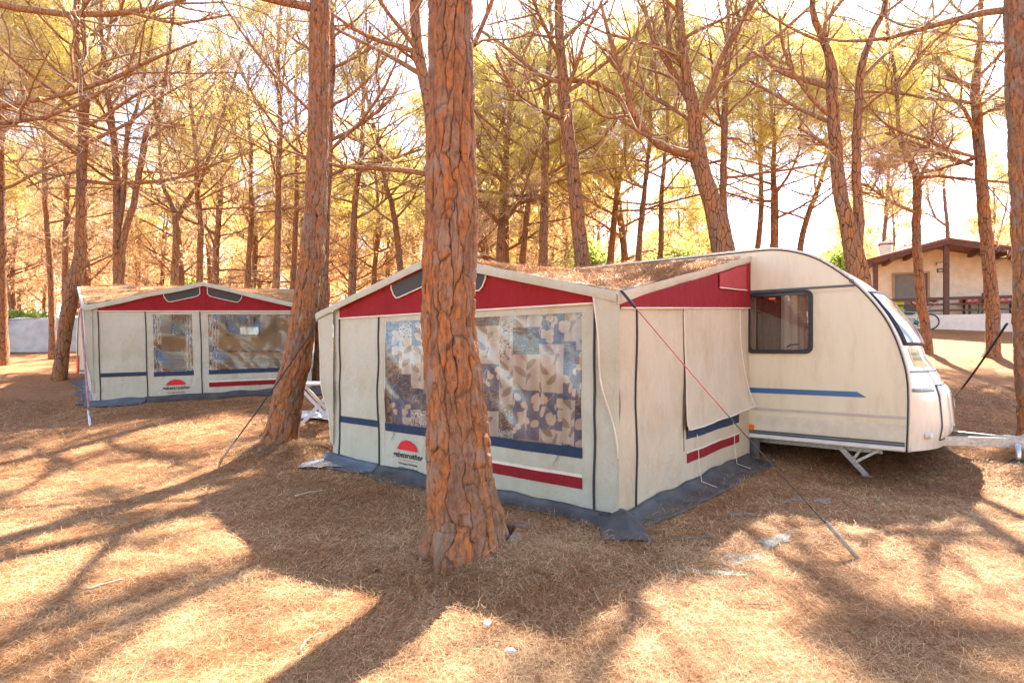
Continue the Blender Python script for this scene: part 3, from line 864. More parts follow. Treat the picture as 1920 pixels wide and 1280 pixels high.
    # mud skirts lying on the ground
    def skirt(p0, p1, nrm, out0, out1, sd, m, zoff=0.012):
        p0, p1, nrm = np.array(p0), np.array(p1), np.array(nrm)
        ln = np.linalg.norm(p1 - p0)
        def fn(s, t):
            x = p0[0] + (p1[0] - p0[0]) * s; y = p0[1] + (p1[1] - p0[1]) * s
            out = (out0 + (out1 - out0) * s) * (0.8 + 0.45 * vn(s * ln * 2.2, 0.3, sd)) * t ** 1.25 + 0.012
            x = x + nrm[0] * out; y = y + nrm[1] * out
            zg = glocal(x, y)
            z = zg + zoff + (0.085 + 0.02 * vn(s * ln * 3, 1, sd)) * (1 - np.clip(t * 1.5, 0, 1)) ** 2 + np.abs(0.018 * vn(s * ln * 5, t * 2.5, sd)) * np.clip(t * 3, 0, 1)
            return (x, y, z)
        MB().grid(fn, lin(0, 1, max(6, int(ln / 0.05))), lin(0, 1, 10)).build('mud_skirt', m, root, True, thick=0.004)
    skirt((-0.1, -0.0), (0.93, -0.0), (-0.12, -1), 0.34, 0.30, S + 1, M['skirt_blue'], 0.016)
    skirt((0.90, 0.0), (4.0, 0.0), (0.0, -1), 0.30, 0.24, S + 2, M['skirt'])
    skirt((AW, 0.12), (AW, AD - 0.1), (1, 0.0), 0.40, 0.34, S + 3, M['skirt'])
    skirt((0.0, 0.1), (SPLAY, AD), (-1, 0), 0.32, 0.3, S + 4, M['skirt'])
    # the skirt's loose corner curls up
    def curl(s, t):
        d = np.array([0.62, -0.78]); n = np.array([0.78, 0.62])
        x = AW - 0.06 + d[0] * s * 0.50 + n[0] * (t - 0.5) * (0.30 + 0.10 * s); y = 0.06 + d[1] * s * 0.50 + n[1] * (t - 0.5) * (0.30 + 0.10 * s)
        hump = np.exp(-((t - 0.62) / 0.24) ** 2) * 0.08 * np.exp(-((s - 0.35) / 0.45) ** 2)
        return (x, y, glocal(x, y) + 0.03 + hump + 0.05 * (1 - s) ** 2 + 0.006 * vn(s * 6, t * 6, 2))
    MB().grid(curl, lin(0, 1, 14), lin(0, 1, 16)).build('mud_skirt', M['skirt'], root, True, thick=0.004)
    # poles of the inner frame
    po = MB()
    for u in (0.05, UC, AW - 0.05):
        po.tube([(u, 0.10, 0.0), (u, 0.10, float(f_roof(u)) - 0.05)], 0.013, 8)
    po.build('tent_pole', M['pole'], root, True)

def local_ground(root_loc, rz, sc, ry=0.0):
    c, s = math.cos(rz), math.sin(rz)
    def fn(u, v):
        x = root_loc[0] + sc * (u * c - v * s); y = root_loc[1] + sc * (u * s + v * c)
        return (ground(x, y) - root_loc[2]) / sc + math.tan(ry) * u
    return fn

RZ1 = math.atan2(-0.628, 0.778)
overhang(-0.28)
aw1 = empty('caravan_awning', (-2.286, 7.164, 0.0), RZ1, 'big grey awning with full patterned curtains and red gable behind the thick pine', 'awning')
make_awning(aw1, 1.37, True, local_ground((-2.286, 7.164, 0.0), RZ1, 1.0))
RZ2, RY2, SC2 = math.radians(22.5), math.radians(-1.5), 0.96
L2 = (-7.784 - 0.141 * SC2 * 0.924, 10.6 - 0.141 * SC2 * 0.383, 0.405)
overhang(-0.11); SPLAY = -1.05
aw2 = empty('caravan_awning', L2, RZ2, 'smaller grey awning farther off with see-through windows and narrow side curtains', 'awning', sc=SC2, ry=RY2)
make_awning(aw2, 6.11, False, local_ground(L2, RZ2, SC2, RY2), blind=False)

def roof_litter(name, label, to_world, zfun, u0, u1, v0, v1, n, rng, thick, splay=False):
    """pine needles lying on a roof: a matted layer with loose needles on it"""
    u = rng.uniform(u0, u1, n); v = rng.uniform(v0, v1, n)
    cov = vn(u * 1.6, v * 1.6, 4.4) * 0.5 + 0.5
    keep = rng.random(n) < 0.25 + 0.9 * cov
    u, v, cov = u[keep], v[keep], cov[keep]
    z = zfun(u, v) + rng.random(len(u)) * thick * (0.4 + cov)
    P = to_world(ux(u, v) if splay else u, v, z)
    nu, nv = 90, 70
    gu, gv = np.meshgrid(np.linspace(u0, u1, nu), np.linspace(v0, v1, nv), indexing='ij')
    gc = vn(gu * 1.6, gv * 1.6, 4.4) * 0.5 + 0.5
    gzz = zfun(gu, gv) + thick * (0.5 * gc + 0.35 * vn(gu * 9, gv * 9, 2.0)) 
    GP = to_world(ux(gu, gv) if splay else gu, gv, gzz).reshape(-1, 3)
    k = np.arange((nu - 1) * (nv - 1)); r = k // (nv - 1) * nv + k % (nv - 1)
    q = np.stack([r, r + nv, r + nv + 1, r + 1], -1)[(gc[:-1, :-1].ravel() > 0.30)]
    mc = np.array([[0.60, 0.36, 0.17]]) * (1 + 0.5 * vn(gu * 14, gv * 14, 1.0).reshape(-1, 1))
    tt = rng.random((len(u), 1))
    me = needles(name, P, rng.uniform(0.06, 0.12, len(u)), np.full(len(u), 0.0030), rng, 0.22, 0.008, (np.array([[0.46, 0.20, 0.07]]) * (1 - tt) + np.array([[0.86, 0.60, 0.36]]) * tt) * rng.uniform(0.7, 1.15, (len(u), 1)))
    o = link(name, me, M['needle'], smooth=False)
    m2 = np_mesh(name, GP, q); set_col(m2, mc)
    bm = bmesh.new(); bm.from_mesh(me); bm.from_mesh(m2); bm.to_mesh(me); bm.free()
    bpy.data.meshes.remove(m2)
    tag(o, label, 'needle litter', kind='stuff')
def to_w(root_loc, rz, sc, ry=0.0):
    m = Matrix.Translation(root_loc) @ Matrix.Rotation(rz, 4, 'Z') @ Matrix.Rotation(ry, 4, 'Y') @ Matrix.Scale(sc, 4)
    A = np.array(m)
    return lambda u, v, z: np.stack([u, v, z], -1) @ A[:3, :3].T + A[:3, 3]
T1 = to_w((-2.286, 7.164, 0.0), RZ1, 1.0); T2 = to_w(L2, RZ2, SC2, RY2)
overhang(-0.28); SPLAY = 0.0
roof_litter('needle_litter', 'tan fallen pine needles heaped on the big awning roof', T1, lambda u, v: z_roof(u, v) + 0.004, 0.2, 4.05, 0.02, 3.5, 110000, np.random.default_rng(41), 0.016)
overhang(-0.11); SPLAY = -1.05
roof_litter('needle_litter', 'fallen pine needles lying on the smaller far awning roof', T2, lambda u, v: z_roof(u, v) + 0.004, -0.05, 4.05, 0.02, 3.5, 40000, np.random.default_rng(42), 0.03, True)

# ------------------------------------------------------------------ caravans
PROF = [(0.10, 2.735), (0.323, 2.730), (0.556, 2.674), (0.784, 2.577), (0.998, 2.415), (1.187, 2.243), (1.349, 2.044), (1.506, 1.804), (1.602, 1.572), (1.678, 1.299), (1.705, 1.163), (1.717, 0.937), (1.712, 0.599), (1.701, 0.290)]
def smooth_profile(P, n):
    P = np.array(P, float)
    s = np.concatenate([[0], np.cumsum(np.linalg.norm(np.diff(P, axis=0), axis=1))])
    q = np.linspace(0, s[-1], n)
    Q = np.stack([np.interp(q, s, P[:, 0]), np.interp(q, s, P[:, 1])], -1)
    for _ in range(3):
        Q[1:-1] = Q[1:-1] * 0.5 + (Q[:-2] + Q[2:]) * 0.25
    return Q
NOSE = smooth_profile(PROF, 48)
def w_at(z): return float(np.interp(z, NOSE[::-1, 1], NOSE[::-1, 0]))
CW = 2.2
def bulge(z): return np.interp(z, [0.29, 0.55, 0.9, 1.17, 1.35, 1.6, 2.1, 2.5, 2.74], [0.33, 0.37, 0.33, 0.25, 0.17, 0.17, 0.12, 0.05, 0.0])
def across(q): return 1 - np.abs(2 * np.asarray(q) - 1) ** 2.6
def rounded(x0, x1, z0, z1, r, y, n=5):
    out = []
    for cx, cz, a0 in ((x1 - r, z0 + r, -90), (x1 - r, z1 - r, 0), (x0 + r, z1 - r, 90), (x0 + r, z0 + r, 180)):
        for k in range(n + 1):
            a = math.radians(a0 + 90 * k / n)
            out.append((cx + r * math.cos(a), y, cz + r * math.sin(a)))
    return out

def make_caravan(root, L, windows, detail):
    rear = [(-L, 0.30), (-L - 0.03, 1.0), (-L, 1.9), (-L + 0.10, 2.3), (-L + 0.30, 2.58), (-L + 0.62, 2.70), (-L + 1.0, 2.735)]
    rear = [tuple(p) for p in smooth_profile(rear, 26)]
    nose = [tuple(p) for p in NOSE]
    prof = rear + nose                        # rear bottom, over the roof, to nose bottom
    out = [(w, 0.0, z) for w, z in prof]
    holes = [rounded(x0, x1, z0, z1, 0.07, 0.0) for x0, x1, z0, z1 in windows]
    MB().poly(out, (0, 0.03, 0), 0, holes).build('side_panel', M['caravan'], root)
    MB().poly([(w, CW - 0.03, z) for w, z in prof], (0, 0.03, 0), 0, [[(a, CW - 0.03, c) for a, b, c in h] for h in holes]).build('side_panel', M['caravan'], root)
    R = np.array(rear + nose[:8])
    MB().grid(lambda s, q: (np.interp(s, range(len(R)), R[:, 0]), 0.012 + q * (CW - 0.024), np.interp(s, range(len(R)), R[:, 1]) + 0.02 * across(q)), range(14, len(R)), lin(0, 1, 14)).build('roof', M['nose'], root, True)
    MB().grid(lambda s, q: (np.interp(s, range(len(R)), R[:, 0]) - 0.05 * across(q), 0.012 + q * (CW - 0.024), np.interp(s, range(len(R)), R[:, 1])), range(0, 15), lin(0, 1, 14)).build('rear_panel', M['nose'], root, True)
    Nn = NOSE
    def nose_pt(s, q, off=0.0):
        w = np.interp(s, range(len(Nn)), Nn[:, 0]); z = np.interp(s, range(len(Nn)), Nn[:, 1])
        return (w + bulge(z) * across(q) + off, 0.012 + q * (CW - 0.024), z + 0.02 * across(q) * (z > 2))
    MB().grid(lambda s, q: nose_pt(s, q), range(7, len(Nn)), lin(0, 1, 26)).build('front_panel', M['nose'], root, True)
    # floor
    MB().box(((1.70 - L) / 2, CW / 2, 0.305), (1.66 + L, CW - 0.06, 0.05)).build('floor', M['rail_dark'], root)
    # windows in the side
    for wi, (x0, x1, z0, z1) in enumerate(windows):
        fr = MB()
        fr.poly(rounded(x0 - 0.028, x1 + 0.028, z0 - 0.028, z1 + 0.028, 0.08, -0.028), (0, 0.027, 0), 0, [rounded(x0 + 0.022, x1 - 0.022, z0 + 0.022, z1 - 0.022, 0.05, -0.028)])
        w = fr.build('window', M['rubber'], root, bevel=0.006)
        MB().poly(rounded(x0 - 0.03, x1 + 0.03, z0 - 0.03, z1 + 0.03, 0.06, CW + 0.004), (0, 0.005, 0)).build('pane', M['acrylic'], w)
        MB().poly(rounded(x0 + 0.018, x1 - 0.018, z0 + 0.018, z1 - 0.018, 0.05, -0.020), (0, 0.005, 0)).build('pane', M['acrylic'], w)
        def cur(a, b, yo, m, nm, amp=0.014):
            MB().grid(lambda u, z: (u + 0.02 * (z1 - z) * 0, yo + amp * np.sin(u * 70) + 0.01 * vn(u * 9, z * 2, 1), z), lin(a, b, 40), lin(z0 - 0.05, z1 + 0.05, 4)).build(nm, m, w, True)
        wd = x1 - x0
        if detail:
            cur(x0 - 0.05, x0 + wd * 0.10, 0.06, M['curtain_pink'], 'curtain', 0.006)
            cur(x0 + wd * 0.05, x0 + wd * 0.56, 0.14, M['curtain_dark'], 'curtain', 0.010)
            cur(x0 + wd * 0.52, x0 + wd * 0.78, 0.045, M['curtain_white'], 'curtain')
            cur(x0 + wd * 0.66, x1 + 0.06, 0.075, M['curtain_pink'], 'curtain', 0.008)
            MB().tube([(x1 - 0.26, -0.035, z0 + 0.055), (x1 - 0.22, -0.04, z0 + 0.085), (x1 - 0.12, -0.035, z0 + 0.09)], 0.008, 6).build('latch', M['rubber'], w, True)
            MB().box((x0 + 0.29, -0.032, z1 - 0.062), (0.075, 0.006, 0.022)).build('label_strip', M['orange'], w)
            MB().tube([(x0 + 0.06, -0.032, z1 - 0.02), (x1 - 0.06, -0.032, z1 - 0.02)], 0.012, 6).build('hinge', M['rail_dark'], w, True)
        else:
            cur(x0 - 0.05, x1 + 0.05, 0.12, M['curtain_pink'], 'curtain')
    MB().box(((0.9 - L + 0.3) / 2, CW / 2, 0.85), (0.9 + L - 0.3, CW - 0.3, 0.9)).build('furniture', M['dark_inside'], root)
    # trims on the near side
    y = -0.004
    def strip(nm, pts, m):
        MB().poly([(a, y, b) for a, b in pts], (0, 0.0035, 0)).build(nm, M[m], root)
    strip('blue_band', [(-L + 0.7, 0.872), (1.322, 0.886), (1.225, 0.950), (-L + 0.7, 0.942)], 'band_blue')
    strip('beige_band', [(-L + 0.1, 0.655), (1.703, 0.655), (1.704, 0.690), (-L + 0.1, 0.690)], 'band_grey')
    strip('lower_panel', [(-L + 0.1, 0.40), (1.69, 0.40), (1.703, 0.595), (-L + 0.1, 0.595)], 'band_low')
    ra = MB()
    ra.box(((1.70 - L) / 2, -0.008, 0.385), (1.68 + L, 0.014, 0.022), mi=0)
    ra.box(((1.70 - L) / 2, -0.010, 0.358), (1.68 + L, 0.018, 0.020), mi=0)
    ra.box(((1.70 - L) / 2, -0.006, 0.325), (1.68 + L, 0.012, 0.040), mi=1)
    ra.build('bottom_rail', [M['rail_dark'], M['white_plastic']], root, bevel=0.003)
    tr = MB(); tr.box(((1.21 - L + 0.4) / 2, -0.009, 2.212), (1.21 + L - 0.4, 0.016, 0.026)); tr.build('awning_rail', M['rail_dark'], root, bevel=0.004)
    for zz in (2.165, 2.145):
        MB().box(((1.22 - L + 0.4) / 2, -0.002, zz), (1.22 + L - 0.4, 0.004, 0.004)).build('seam', M['band_grey'], root)
    # gasket and cream rail following the outline
    def along(off, r, y0, m, nm):
        pts = []
        P = np.array(prof)
        for k in range(0, len(P)):
            t = P[min(k + 1, len(P) - 1)] - P[max(k - 1, 0)]; t = t / (np.linalg.norm(t) + 1e-9)
            n = np.array([-t[1], t[0]])
            pts.append((P[k][0] + n[0] * off, y0, P[k][1] + n[1] * off))
        MB().tube(pts, r, 6).build(nm, M[m], root, True)
    along(0.004, 0.007, -0.004, 'rubber', 'gasket'); along(0.024, 0.017, 0.016, 'nose', 'edge_rail')
    along(0.026, 0.020, CW - 0.01, 'nose', 'edge_rail')
    # wheels
    for yy in (0.16, CW - 0.16):
        wh = MB().ring((-1.55, yy, 0.33), (0, 1, 0), 0.235, 0.085, 28, 10).build('wheel', M['tyre'], root, True)
        MB().disc((-1.55, yy, 0.33), (0, 1, 0), 0.19, 0.10, 24).build('rim', M['steel'], wh)
    ax = MB().tube([(-1.55, 0.1, 0.33), (-1.55, CW - 0.1, 0.33)], 0.04, 10); ax.box((-1.55, CW / 2, 0.14), (0.2, 1.4, 0.28)); ax.build('axle', M['pole'], root)
    for yy in (-0.012, CW + 0.012):
        MB().box((-L - 0.02, yy + (0.06 if yy < 1 else -0.06), 0.55), (0.07, 0.13, 0.50)).build('tail_lamp', M['red_lamp'], root, bevel=0.02)
    # drawbar
    hitch = (2.78, CW / 2, 0.36)
    db = MB()
    for yy in (0.42, CW - 0.42):
        db.bar((1.3, yy, 0.345), (hitch[0] - 0.12, CW / 2 + (-0.05 if yy < 1 else 0.05), 0.36), 0.045, 0.115)
    db.build('drawbar', M['pole'], root, bevel=0.006)
    ht = MB(); ht.box((hitch[0] - 0.05, hitch[1], 0.385), (0.30, 0.10, 0.10)); ht.tube([(hitch[0] + 0.05, hitch[1], 0.37), (hitch[0] + 0.22, hitch[1], 0.40)], [0.05, 0.055], 10)
    ht.tube([(hitch[0] - 0.05, hitch[1], 0.43), (hitch[0] + 0.12, hitch[1], 0.55), (hitch[0] + 0.18, hitch[1], 0.56)], 0.014, 8)
    ht.build('hitch', M['pole'], root, bevel=0.006)
    if not detail:
        return
    jw = MB().tube([(2.70, CW / 2 - 0.14, 0.06), (2.70, CW / 2 - 0.14, 0.36)], 0.026, 10).build('jockey_post', M['steel'], root, True)
    MB().ring((2.70, CW / 2 - 0.14, 0.10), (0, 1, 0), 0.07, 0.03, 18, 8).build('jockey_wheel', M['tyre'], jw, True)
    # folding corner leg
    gl = CAR_G
    lg = MB()
    foot = (1.30, 0.20, float(gl(1.30, 0.20)) + 0.01)
    top = (0.98, 0.20, 0.29)
    lg.bar(top, foot, 0.06, 0.022, up=(0, 1, 0)); lg.bar((1.26, 0.22, 0.28), (1.16, 0.22, (top[2] + foot[2]) / 2), 0.035, 0.018, up=(0, 1, 0)); lg.bar((1.48, 0.20, 0.29), (1.17, 0.18, 0.40 * top[2] + 0.60 * foot[2]), 0.035, 0.018, up=(0, 1, 0))
    lg.box((foot[0], 0.20, foot[2]), (0.10, 0.07, 0.012)); lg.tube([(1.16, 0.14, 0.14), (1.16, 0.26, 0.14)], 0.014, 8)
    lg.build('steady_leg', M['pole'], root, bevel=0.003)
    # chassis beam seen under the floor, and cloth hung by the wheel
    MB().bar((-2.5, 0.32, 0.25), (1.45, 0.32, 0.25), 0.05, 0.11).build('chassis_beam', M['pole'], root)
    MB().grid(lambda u, z: (u, 0.03 + 0.02 * vn(u * 6, z * 5, 2), z), lin(-0.9, 0.12, 12), lin(-0.02, 0.34, 8)).build('draught_cloth', M['skirt'], root, True, thick=0.004)
    MB().disc((0.03, -0.012, 0.43), (0, 1, 0), 0.038, 0.022, 20).build('side_reflector', M['orange'], root)
    # front window, with its seal
    def rng_z(z0, z1, n):  # profile parameter for heights
        idx = np.interp([z0, z1], NOSE[::-1, 1], np.arange(len(NOSE))[::-1])
        return lin(idx[0], idx[1], n)
    ss = rng_z(2.14, 1.50, 14)
    se = MB().grid(lambda s, q: nose_pt(s, q, 0.014), ss, lin(0.055, 0.945, 24)).build('front_window', M['rubber'], root, True, thick=0.02)
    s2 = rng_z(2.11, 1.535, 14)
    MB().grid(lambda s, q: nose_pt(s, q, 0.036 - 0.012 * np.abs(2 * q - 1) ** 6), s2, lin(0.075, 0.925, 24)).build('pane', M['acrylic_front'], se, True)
    def line_s(z0, q0, z1, q1, n, r, m, nm, off=0.004):
        zs = lin(z0, z1, n); qs = lin(q0, q1, n)
        st = np.interp(zs, NOSE[::-1, 1], np.arange(len(NOSE))[::-1])
        MB().tube([tuple(float(c) for c in nose_pt(s, q, off)) for s, q in zip(st, qs)], r, 6).build(nm, m, root, True)
    line_s(1.19, 0.0, 1.19, 1.0, 26, 0.005, M['rail_dark'], 'seam')
    line_s(1.205, 0.0, 1.205, 1.0, 26, 0.007, M['nose'], 'seam')
    # bottle locker lid standing proud of the nose
    s3 = rng_z(1.02, 0.40, 22)
    def lid(s, q):
        e = np.clip(np.minimum(np.minimum((q - 0.24), (0.76 - q)) / 0.035, np.minimum(s - s3[0], s3[-1] - s) / 0.9), 0, 1)
        x, y_, z = nose_pt(s, q, 0.0)
        return (x + 0.012 + 0.032 * e ** 0.5 - 0.018 * np.exp(-((q - 0.36) / 0.02) ** 2) - 0.018 * np.exp(-((q - 0.64) / 0.02) ** 2), y_, z)
    lo = MB().grid(lid, s3, lin(0.24, 0.76, 40)).build('locker_lid', M['nose'], root, True)
    line_s(1.025, 0.23, 1.025, 0.77, 16, 0.007, M['rubber'], 'gap', 0.006); line_s(1.02, 0.236, 0.39, 0.236, 16, 0.005, M['rail_dark'], 'gap', 0.006); line_s(0.385, 0.24, 0.385, 0.76, 16, 0.007, M['rubber'], 'gap', 0.006)
    def on(z, q, off=0.0): return tuple(float(c) for c in nose_pt(float(np.interp(z, NOSE[::-1, 1], np.arange(len(NOSE))[::-1])), q, off))
    # emblem pressed into the lid, lock, grab handle, clearance lamp, sticker
    em = MB()
    em.tube([on(0.80 + 0.05 * math.sin(a), 0.47 + 0.016 * math.sin(2 * a), 0.062) for a in lin(-1.5, 1.5, 16)], 0.006, 5)
    em.build('emblem', M['band_grey'], lo, True)
    c = on(0.47, 0.70, 0.06); MB().tube([c, (c[0] + 0.03, c[1], c[2])], 0.022, 10).build('lock', M['steel'], lo)
    h0, h1 = on(0.985, 0.035, 0.05), on(0.985, 0.115, 0.075)
    MB().tube([on(0.985, 0.03, 0.0), h0, h1, on(0.985, 0.125, 0.0)], 0.019, 8).build('grab_handle', M['pole'], root, True)
    c = on(0.47, 0.115, 0.0)
    la = MB().tube([c, (c[0] + 0.035, c[1] - 0.015, c[2])], [0.055, 0.035], 16).build('marker_lamp', M['nose'], root)
    MB().disc((c[0] + 0.038, c[1] - 0.016, c[2]), (1, -0.3, 0), 0.028, 0.012, 16).build('lens', M['white_plastic'], la)
    s4 = rng_z(1.46, 1.25, 6)
    st = MB().grid(lambda s, q: nose_pt(s, q, 0.004), s4, lin(0.09, 0.27, 8)).build('sticker', M['yellow'], root, True)
    tx = MB()
    for bi, body in enumerate(('NICHT', 'BETRETEN')):
        V, fs = text_mesh(body, 0.10, 0.001, 'LEFT')
        V = V.copy(); V[:, 0] -= V[:, 0].min(); sx = 0.14 / V[:, 0].max()
        pts = [on(1.375 - bi * 0.055 + p[1] * 0.6, 0.11 + p[0] * sx, 0.007) for p in V]
        tx.add(pts, fs)
    tx.build('lettering', M['rail_dark'], st)
    # small round mark near the roof rail
    MB().ring((1.17, -0.004, 2.262), (0, 1, 0), 0.022, 0.004, 18, 5).build('emblem', M['rail_dark'], root, True)

def make_ac(root, w0, w1, y0, y1, z):
    wide = (w1 - w0); cx = (w0 + w1) / 2
    out = [(w0, z), (w0 + 0.03, z + 0.12), (w0 + 0.30, z + 0.20), (w1 - 0.30, z + 0.20), (w1 - 0.02, z + 0.07), (w1, z)]
    sh = MB().poly([(a, y0, b) for a, b in out], (0, y1 - y0, 0)).build('shell', M['ac'], root, bevel=0.03)
    gr = MB()
    for k in range(4):
        gr.box((w1 - 0.42, (y0 + y1) / 2, z + 0.19 + k * 0.022), (0.14, (y1 - y0) * 0.5, 0.012))
    gr.box((w1 - 0.42, (y0 + y1) / 2, z + 0.20), (0.10, (y1 - y0) * 0.4, 0.08))
    gr.build('vent_cap', M['rail_dark'], root)
    V, fs = text_mesh('Silent', 0.12, 0.001, 'LEFT', 0.35)
    t2, f2 = text_mesh('Plus', 0.10, 0.004, 'LEFT')
    tx = MB().add([(w0 + 0.26 + p[0], y0 - 0.036, z + 0.085 + p[1] * 0.8) for p in V], fs)
    tx.build('lettering', M['black_ink'], root)

# caravan one stands against the back of awning one
CL1 = np.array([0.878, 4.61]) + 3.6 * np.array([0.628, 0.778])
CAR_G = local_ground((CL1[0], CL1[1], 0.0), RZ1, 1.0)
car1 = empty('caravan', (CL1[0], CL1[1], 0.0), RZ1, 'cream caravan with rounded nose, blue stripe and drawbar at the near right', 'caravan')
make_caravan(car1, 3.9, [(0.0, 0.73, 1.425, 2.165), (-2.9, -1.9, 1.425, 2.165)], True)
ac1 = empty('roof_air_conditioner', tuple(Vector((CL1[0], CL1[1], 0))), RZ1, 'yellowed low roof unit with dark writing on the near caravan', 'air conditioner')
make_ac(ac1, -2.56, -1.2, 0.75, 1.75, 2.69)
# caravan two behind awning two, nose to the right
V2 = (-0.383, 0.924)
CL2 = (L2[0] + 3.47 * V2[0], L2[1] + 3.47 * V2[1])
K2 = 0.86
BASE2 = 0.62
off = (5.9 * K2 - 1.15)
O2 = (CL2[0] + off * 0.924 - 1.7 * K2 * 0.924, CL2[1] + off * 0.383 - 1.7 * K2 * 0.383, BASE2)
CAR_G = local_ground(O2, RZ2, K2)
car2 = empty('caravan', O2, RZ2, 'far cream caravan with red tail lamp showing behind the smaller awning', 'caravan', sc=K2)
make_caravan(car2, 4.2, [(-1.95, -1.35, 1.40, 2.15), (-0.55, 0.35, 1.40, 2.15)], False)
T3 = to_w(O2, RZ2, K2)
roof_litter('needle_litter', 'brown fallen pine needles matted on the far caravan roof', T3, lambda u, v: 2.755 - 0.55 * np.clip(0.62 - (v), 0, 1) ** 2 * 0, -3.9, 0.3, 0.02, 2.15, 30000, np.random.default_rng(43), 0.05)
T4 = to_w((CL1[0], CL1[1], 0.0), RZ1, 1.0)
roof_litter('needle_litter', 'thin drift of fallen pine needles on the near caravan roof', T4, lambda u, v: 2.765 + 0 * u, -3.0, 0.1, 0.02, 2.1, 12000, np.random.default_rng(44), 0.03)
ac2 = empty('roof_air_conditioner', O2, RZ2, 'white low roof unit on the far caravan, behind the smaller awning ridge', 'air conditioner', sc=K2)
make_ac(ac2, -1.6, -0.5, 0.6, 1.6, 2.765)

# ------------------------------------------------------------------ pines
def nrm(a): return a / (np.linalg.norm(a, axis=-1, keepdims=True) + 1e-9)
def tubes(P, R, S):
    """many tubes at once: P (N,K,3), R (N,K) -> vertices, quads"""
    n, K, _ = P.shape
    T = nrm(np.gradient(P, axis=1))
    mean = nrm(P[:, -1] - P[:, 0])
    ref = np.where((np.abs(mean[:, 2]) > 0.85)[:, None], np.array([1.0, 0.2, 0]), np.array([0, 0, 1.0]))[:, None, :]
    A = nrm(np.cross(T, ref)); B = np.cross(T, A)
    an = np.arange(S) * 2 * np.pi / S
    V = P[:, :, None, :] + R[:, :, None, None] * (np.cos(an)[None, None, :, None] * A[:, :, None, :] + np.sin(an)[None, None, :, None] * B[:, :, None, :])
    i = np.arange(n)[:, None, None] * K * S + np.arange(K - 1)[None, :, None] * S
    k = np.arange(S)[None, None, :]; k2 = (k + 1) % S
    Q = np.stack([i + k, i + k2, i + S + k2, i + S + k], -1).reshape(-1, 4)
    return V.reshape(-1, 3), Q
class Arr:
    def __init__(self): self.V = []; self.Q = []; self.T = []; self.C = []; self.n = 0
    def add(self, V, Q=None, T=None, C=None):
        if Q is not None: self.Q.append(Q + self.n)
        if T is not None: self.T.append(T + self.n)
        self.V.append(V); self.n += len(V)
        if C is not None: self.C.append(C)
    def mesh(self, name):
        me = np_mesh(name, np.concatenate(self.V), np.concatenate(self.Q) if self.Q else None, np.concatenate(self.T) if self.T else None)
        if self.C: set_col(me, np.concatenate(self.C))
        return me
def sprout(P, R, m, t0, t1, ang, length, up, K, wig, rr, rng, rmin=0.002, curve=0.0):
    n, K0, _ = P.shape
    idx = np.repeat(np.arange(n), m); N_ = len(idx)
    t = rng.uniform(t0, t1, N_) * (K0 - 1); i = np.minimum(t.astype(int), K0 - 2); f = (t - i)[:, None]
    pos = P[idx, i] * (1 - f) + P[idx, i + 1] * f
    rad = R[idx, i] * (1 - f[:, 0]) + R[idx, i + 1] * f[:, 0]
    tan = nrm(P[idx, i + 1] - P[idx, i])
    per = nrm(np.cross(tan, rng.normal(size=(N_, 3))))
    a = rng.uniform(*ang, N_)[:, None]
    d = nrm(tan * np.cos(a) + per * np.sin(a) + np.array([0, 0, up]))
    L = length(idx, t / (K0 - 1), N_)
    out = np.zeros((N_, K, 3)); out[:, 0] = pos
    for k in range(1, K):
        d = nrm(d + rng.normal(0, wig, (N_, 3)) + np.array([0, 0, curve]))
        out[:, k] = out[:, k - 1] + d * (L / (K - 1))[:, None]
    rad = np.maximum(rad * rr, rmin)
    return out, rad[:, None] * np.linspace(1, 0.35, K)[None, :], L
def blades(P0, P1, w, rng):
    """each twig a thin triangle"""
    d = P1 - P0
    s = nrm(np.cross(d, rng.normal(size=d.shape))) * (w / 2)
    V = np.stack([P0 - s, P0 + s, P1], 1).reshape(-1, 3)
    return V, np.arange(len(V)).reshape(-1, 3)
def tuft(pos, dr, m, L, w, rng, spread, cols):
    n = len(pos)
    dd = nrm(np.repeat(dr, m, 0) * 0.55 + rng.normal(size=(n * m, 3)) * spread)
    base = np.repeat(pos, m, 0) - np.repeat(dr, m, 0) * rng.uniform(0, 0.10, (n * m, 1))
    tip = base + dd * (L * rng.uniform(0.75, 1.2, (n * m, 1)))
    V, T = blades(base, tip, w, rng)
    return V, T, np.repeat(np.repeat(cols, m, 0), 3, 0)

def catmull(P, step):
    P = np.array(P, float)
    if len(P) < 3: return P
    Q = np.concatenate([[2 * P[0] - P[1]], P, [2 * P[-1] - P[-2]]])
    out = []
    for i in range(1, len(Q) - 2):
        n = max(1, int(np.linalg.norm(Q[i + 1][:3] - Q[i][:3]) / step))
        for k in range(n):
            t = k / n
            p0, p1, p2, p3 = Q[i - 1], Q[i], Q[i + 1], Q[i + 2]
            out.append(0.5 * (2 * p1 + (p2 - p0) * t + (2 * p0 - 5 * p1 + 4 * p2 - p3) * t ** 2 + (3 * p1 - p0 - 3 * p2 + p3) * t ** 3))
    out.append(P[-1])
    return np.array(out)
def resample(P, n):
    P = np.array(P, float)
    s = np.concatenate([[0], np.cumsum(np.linalg.norm(np.diff(P[:, :3], axis=0), axis=1))])
    q = np.linspace(0, s[-1], n)
    return np.stack([np.interp(q, s, P[:, k]) for k in range(P.shape[1])], -1)

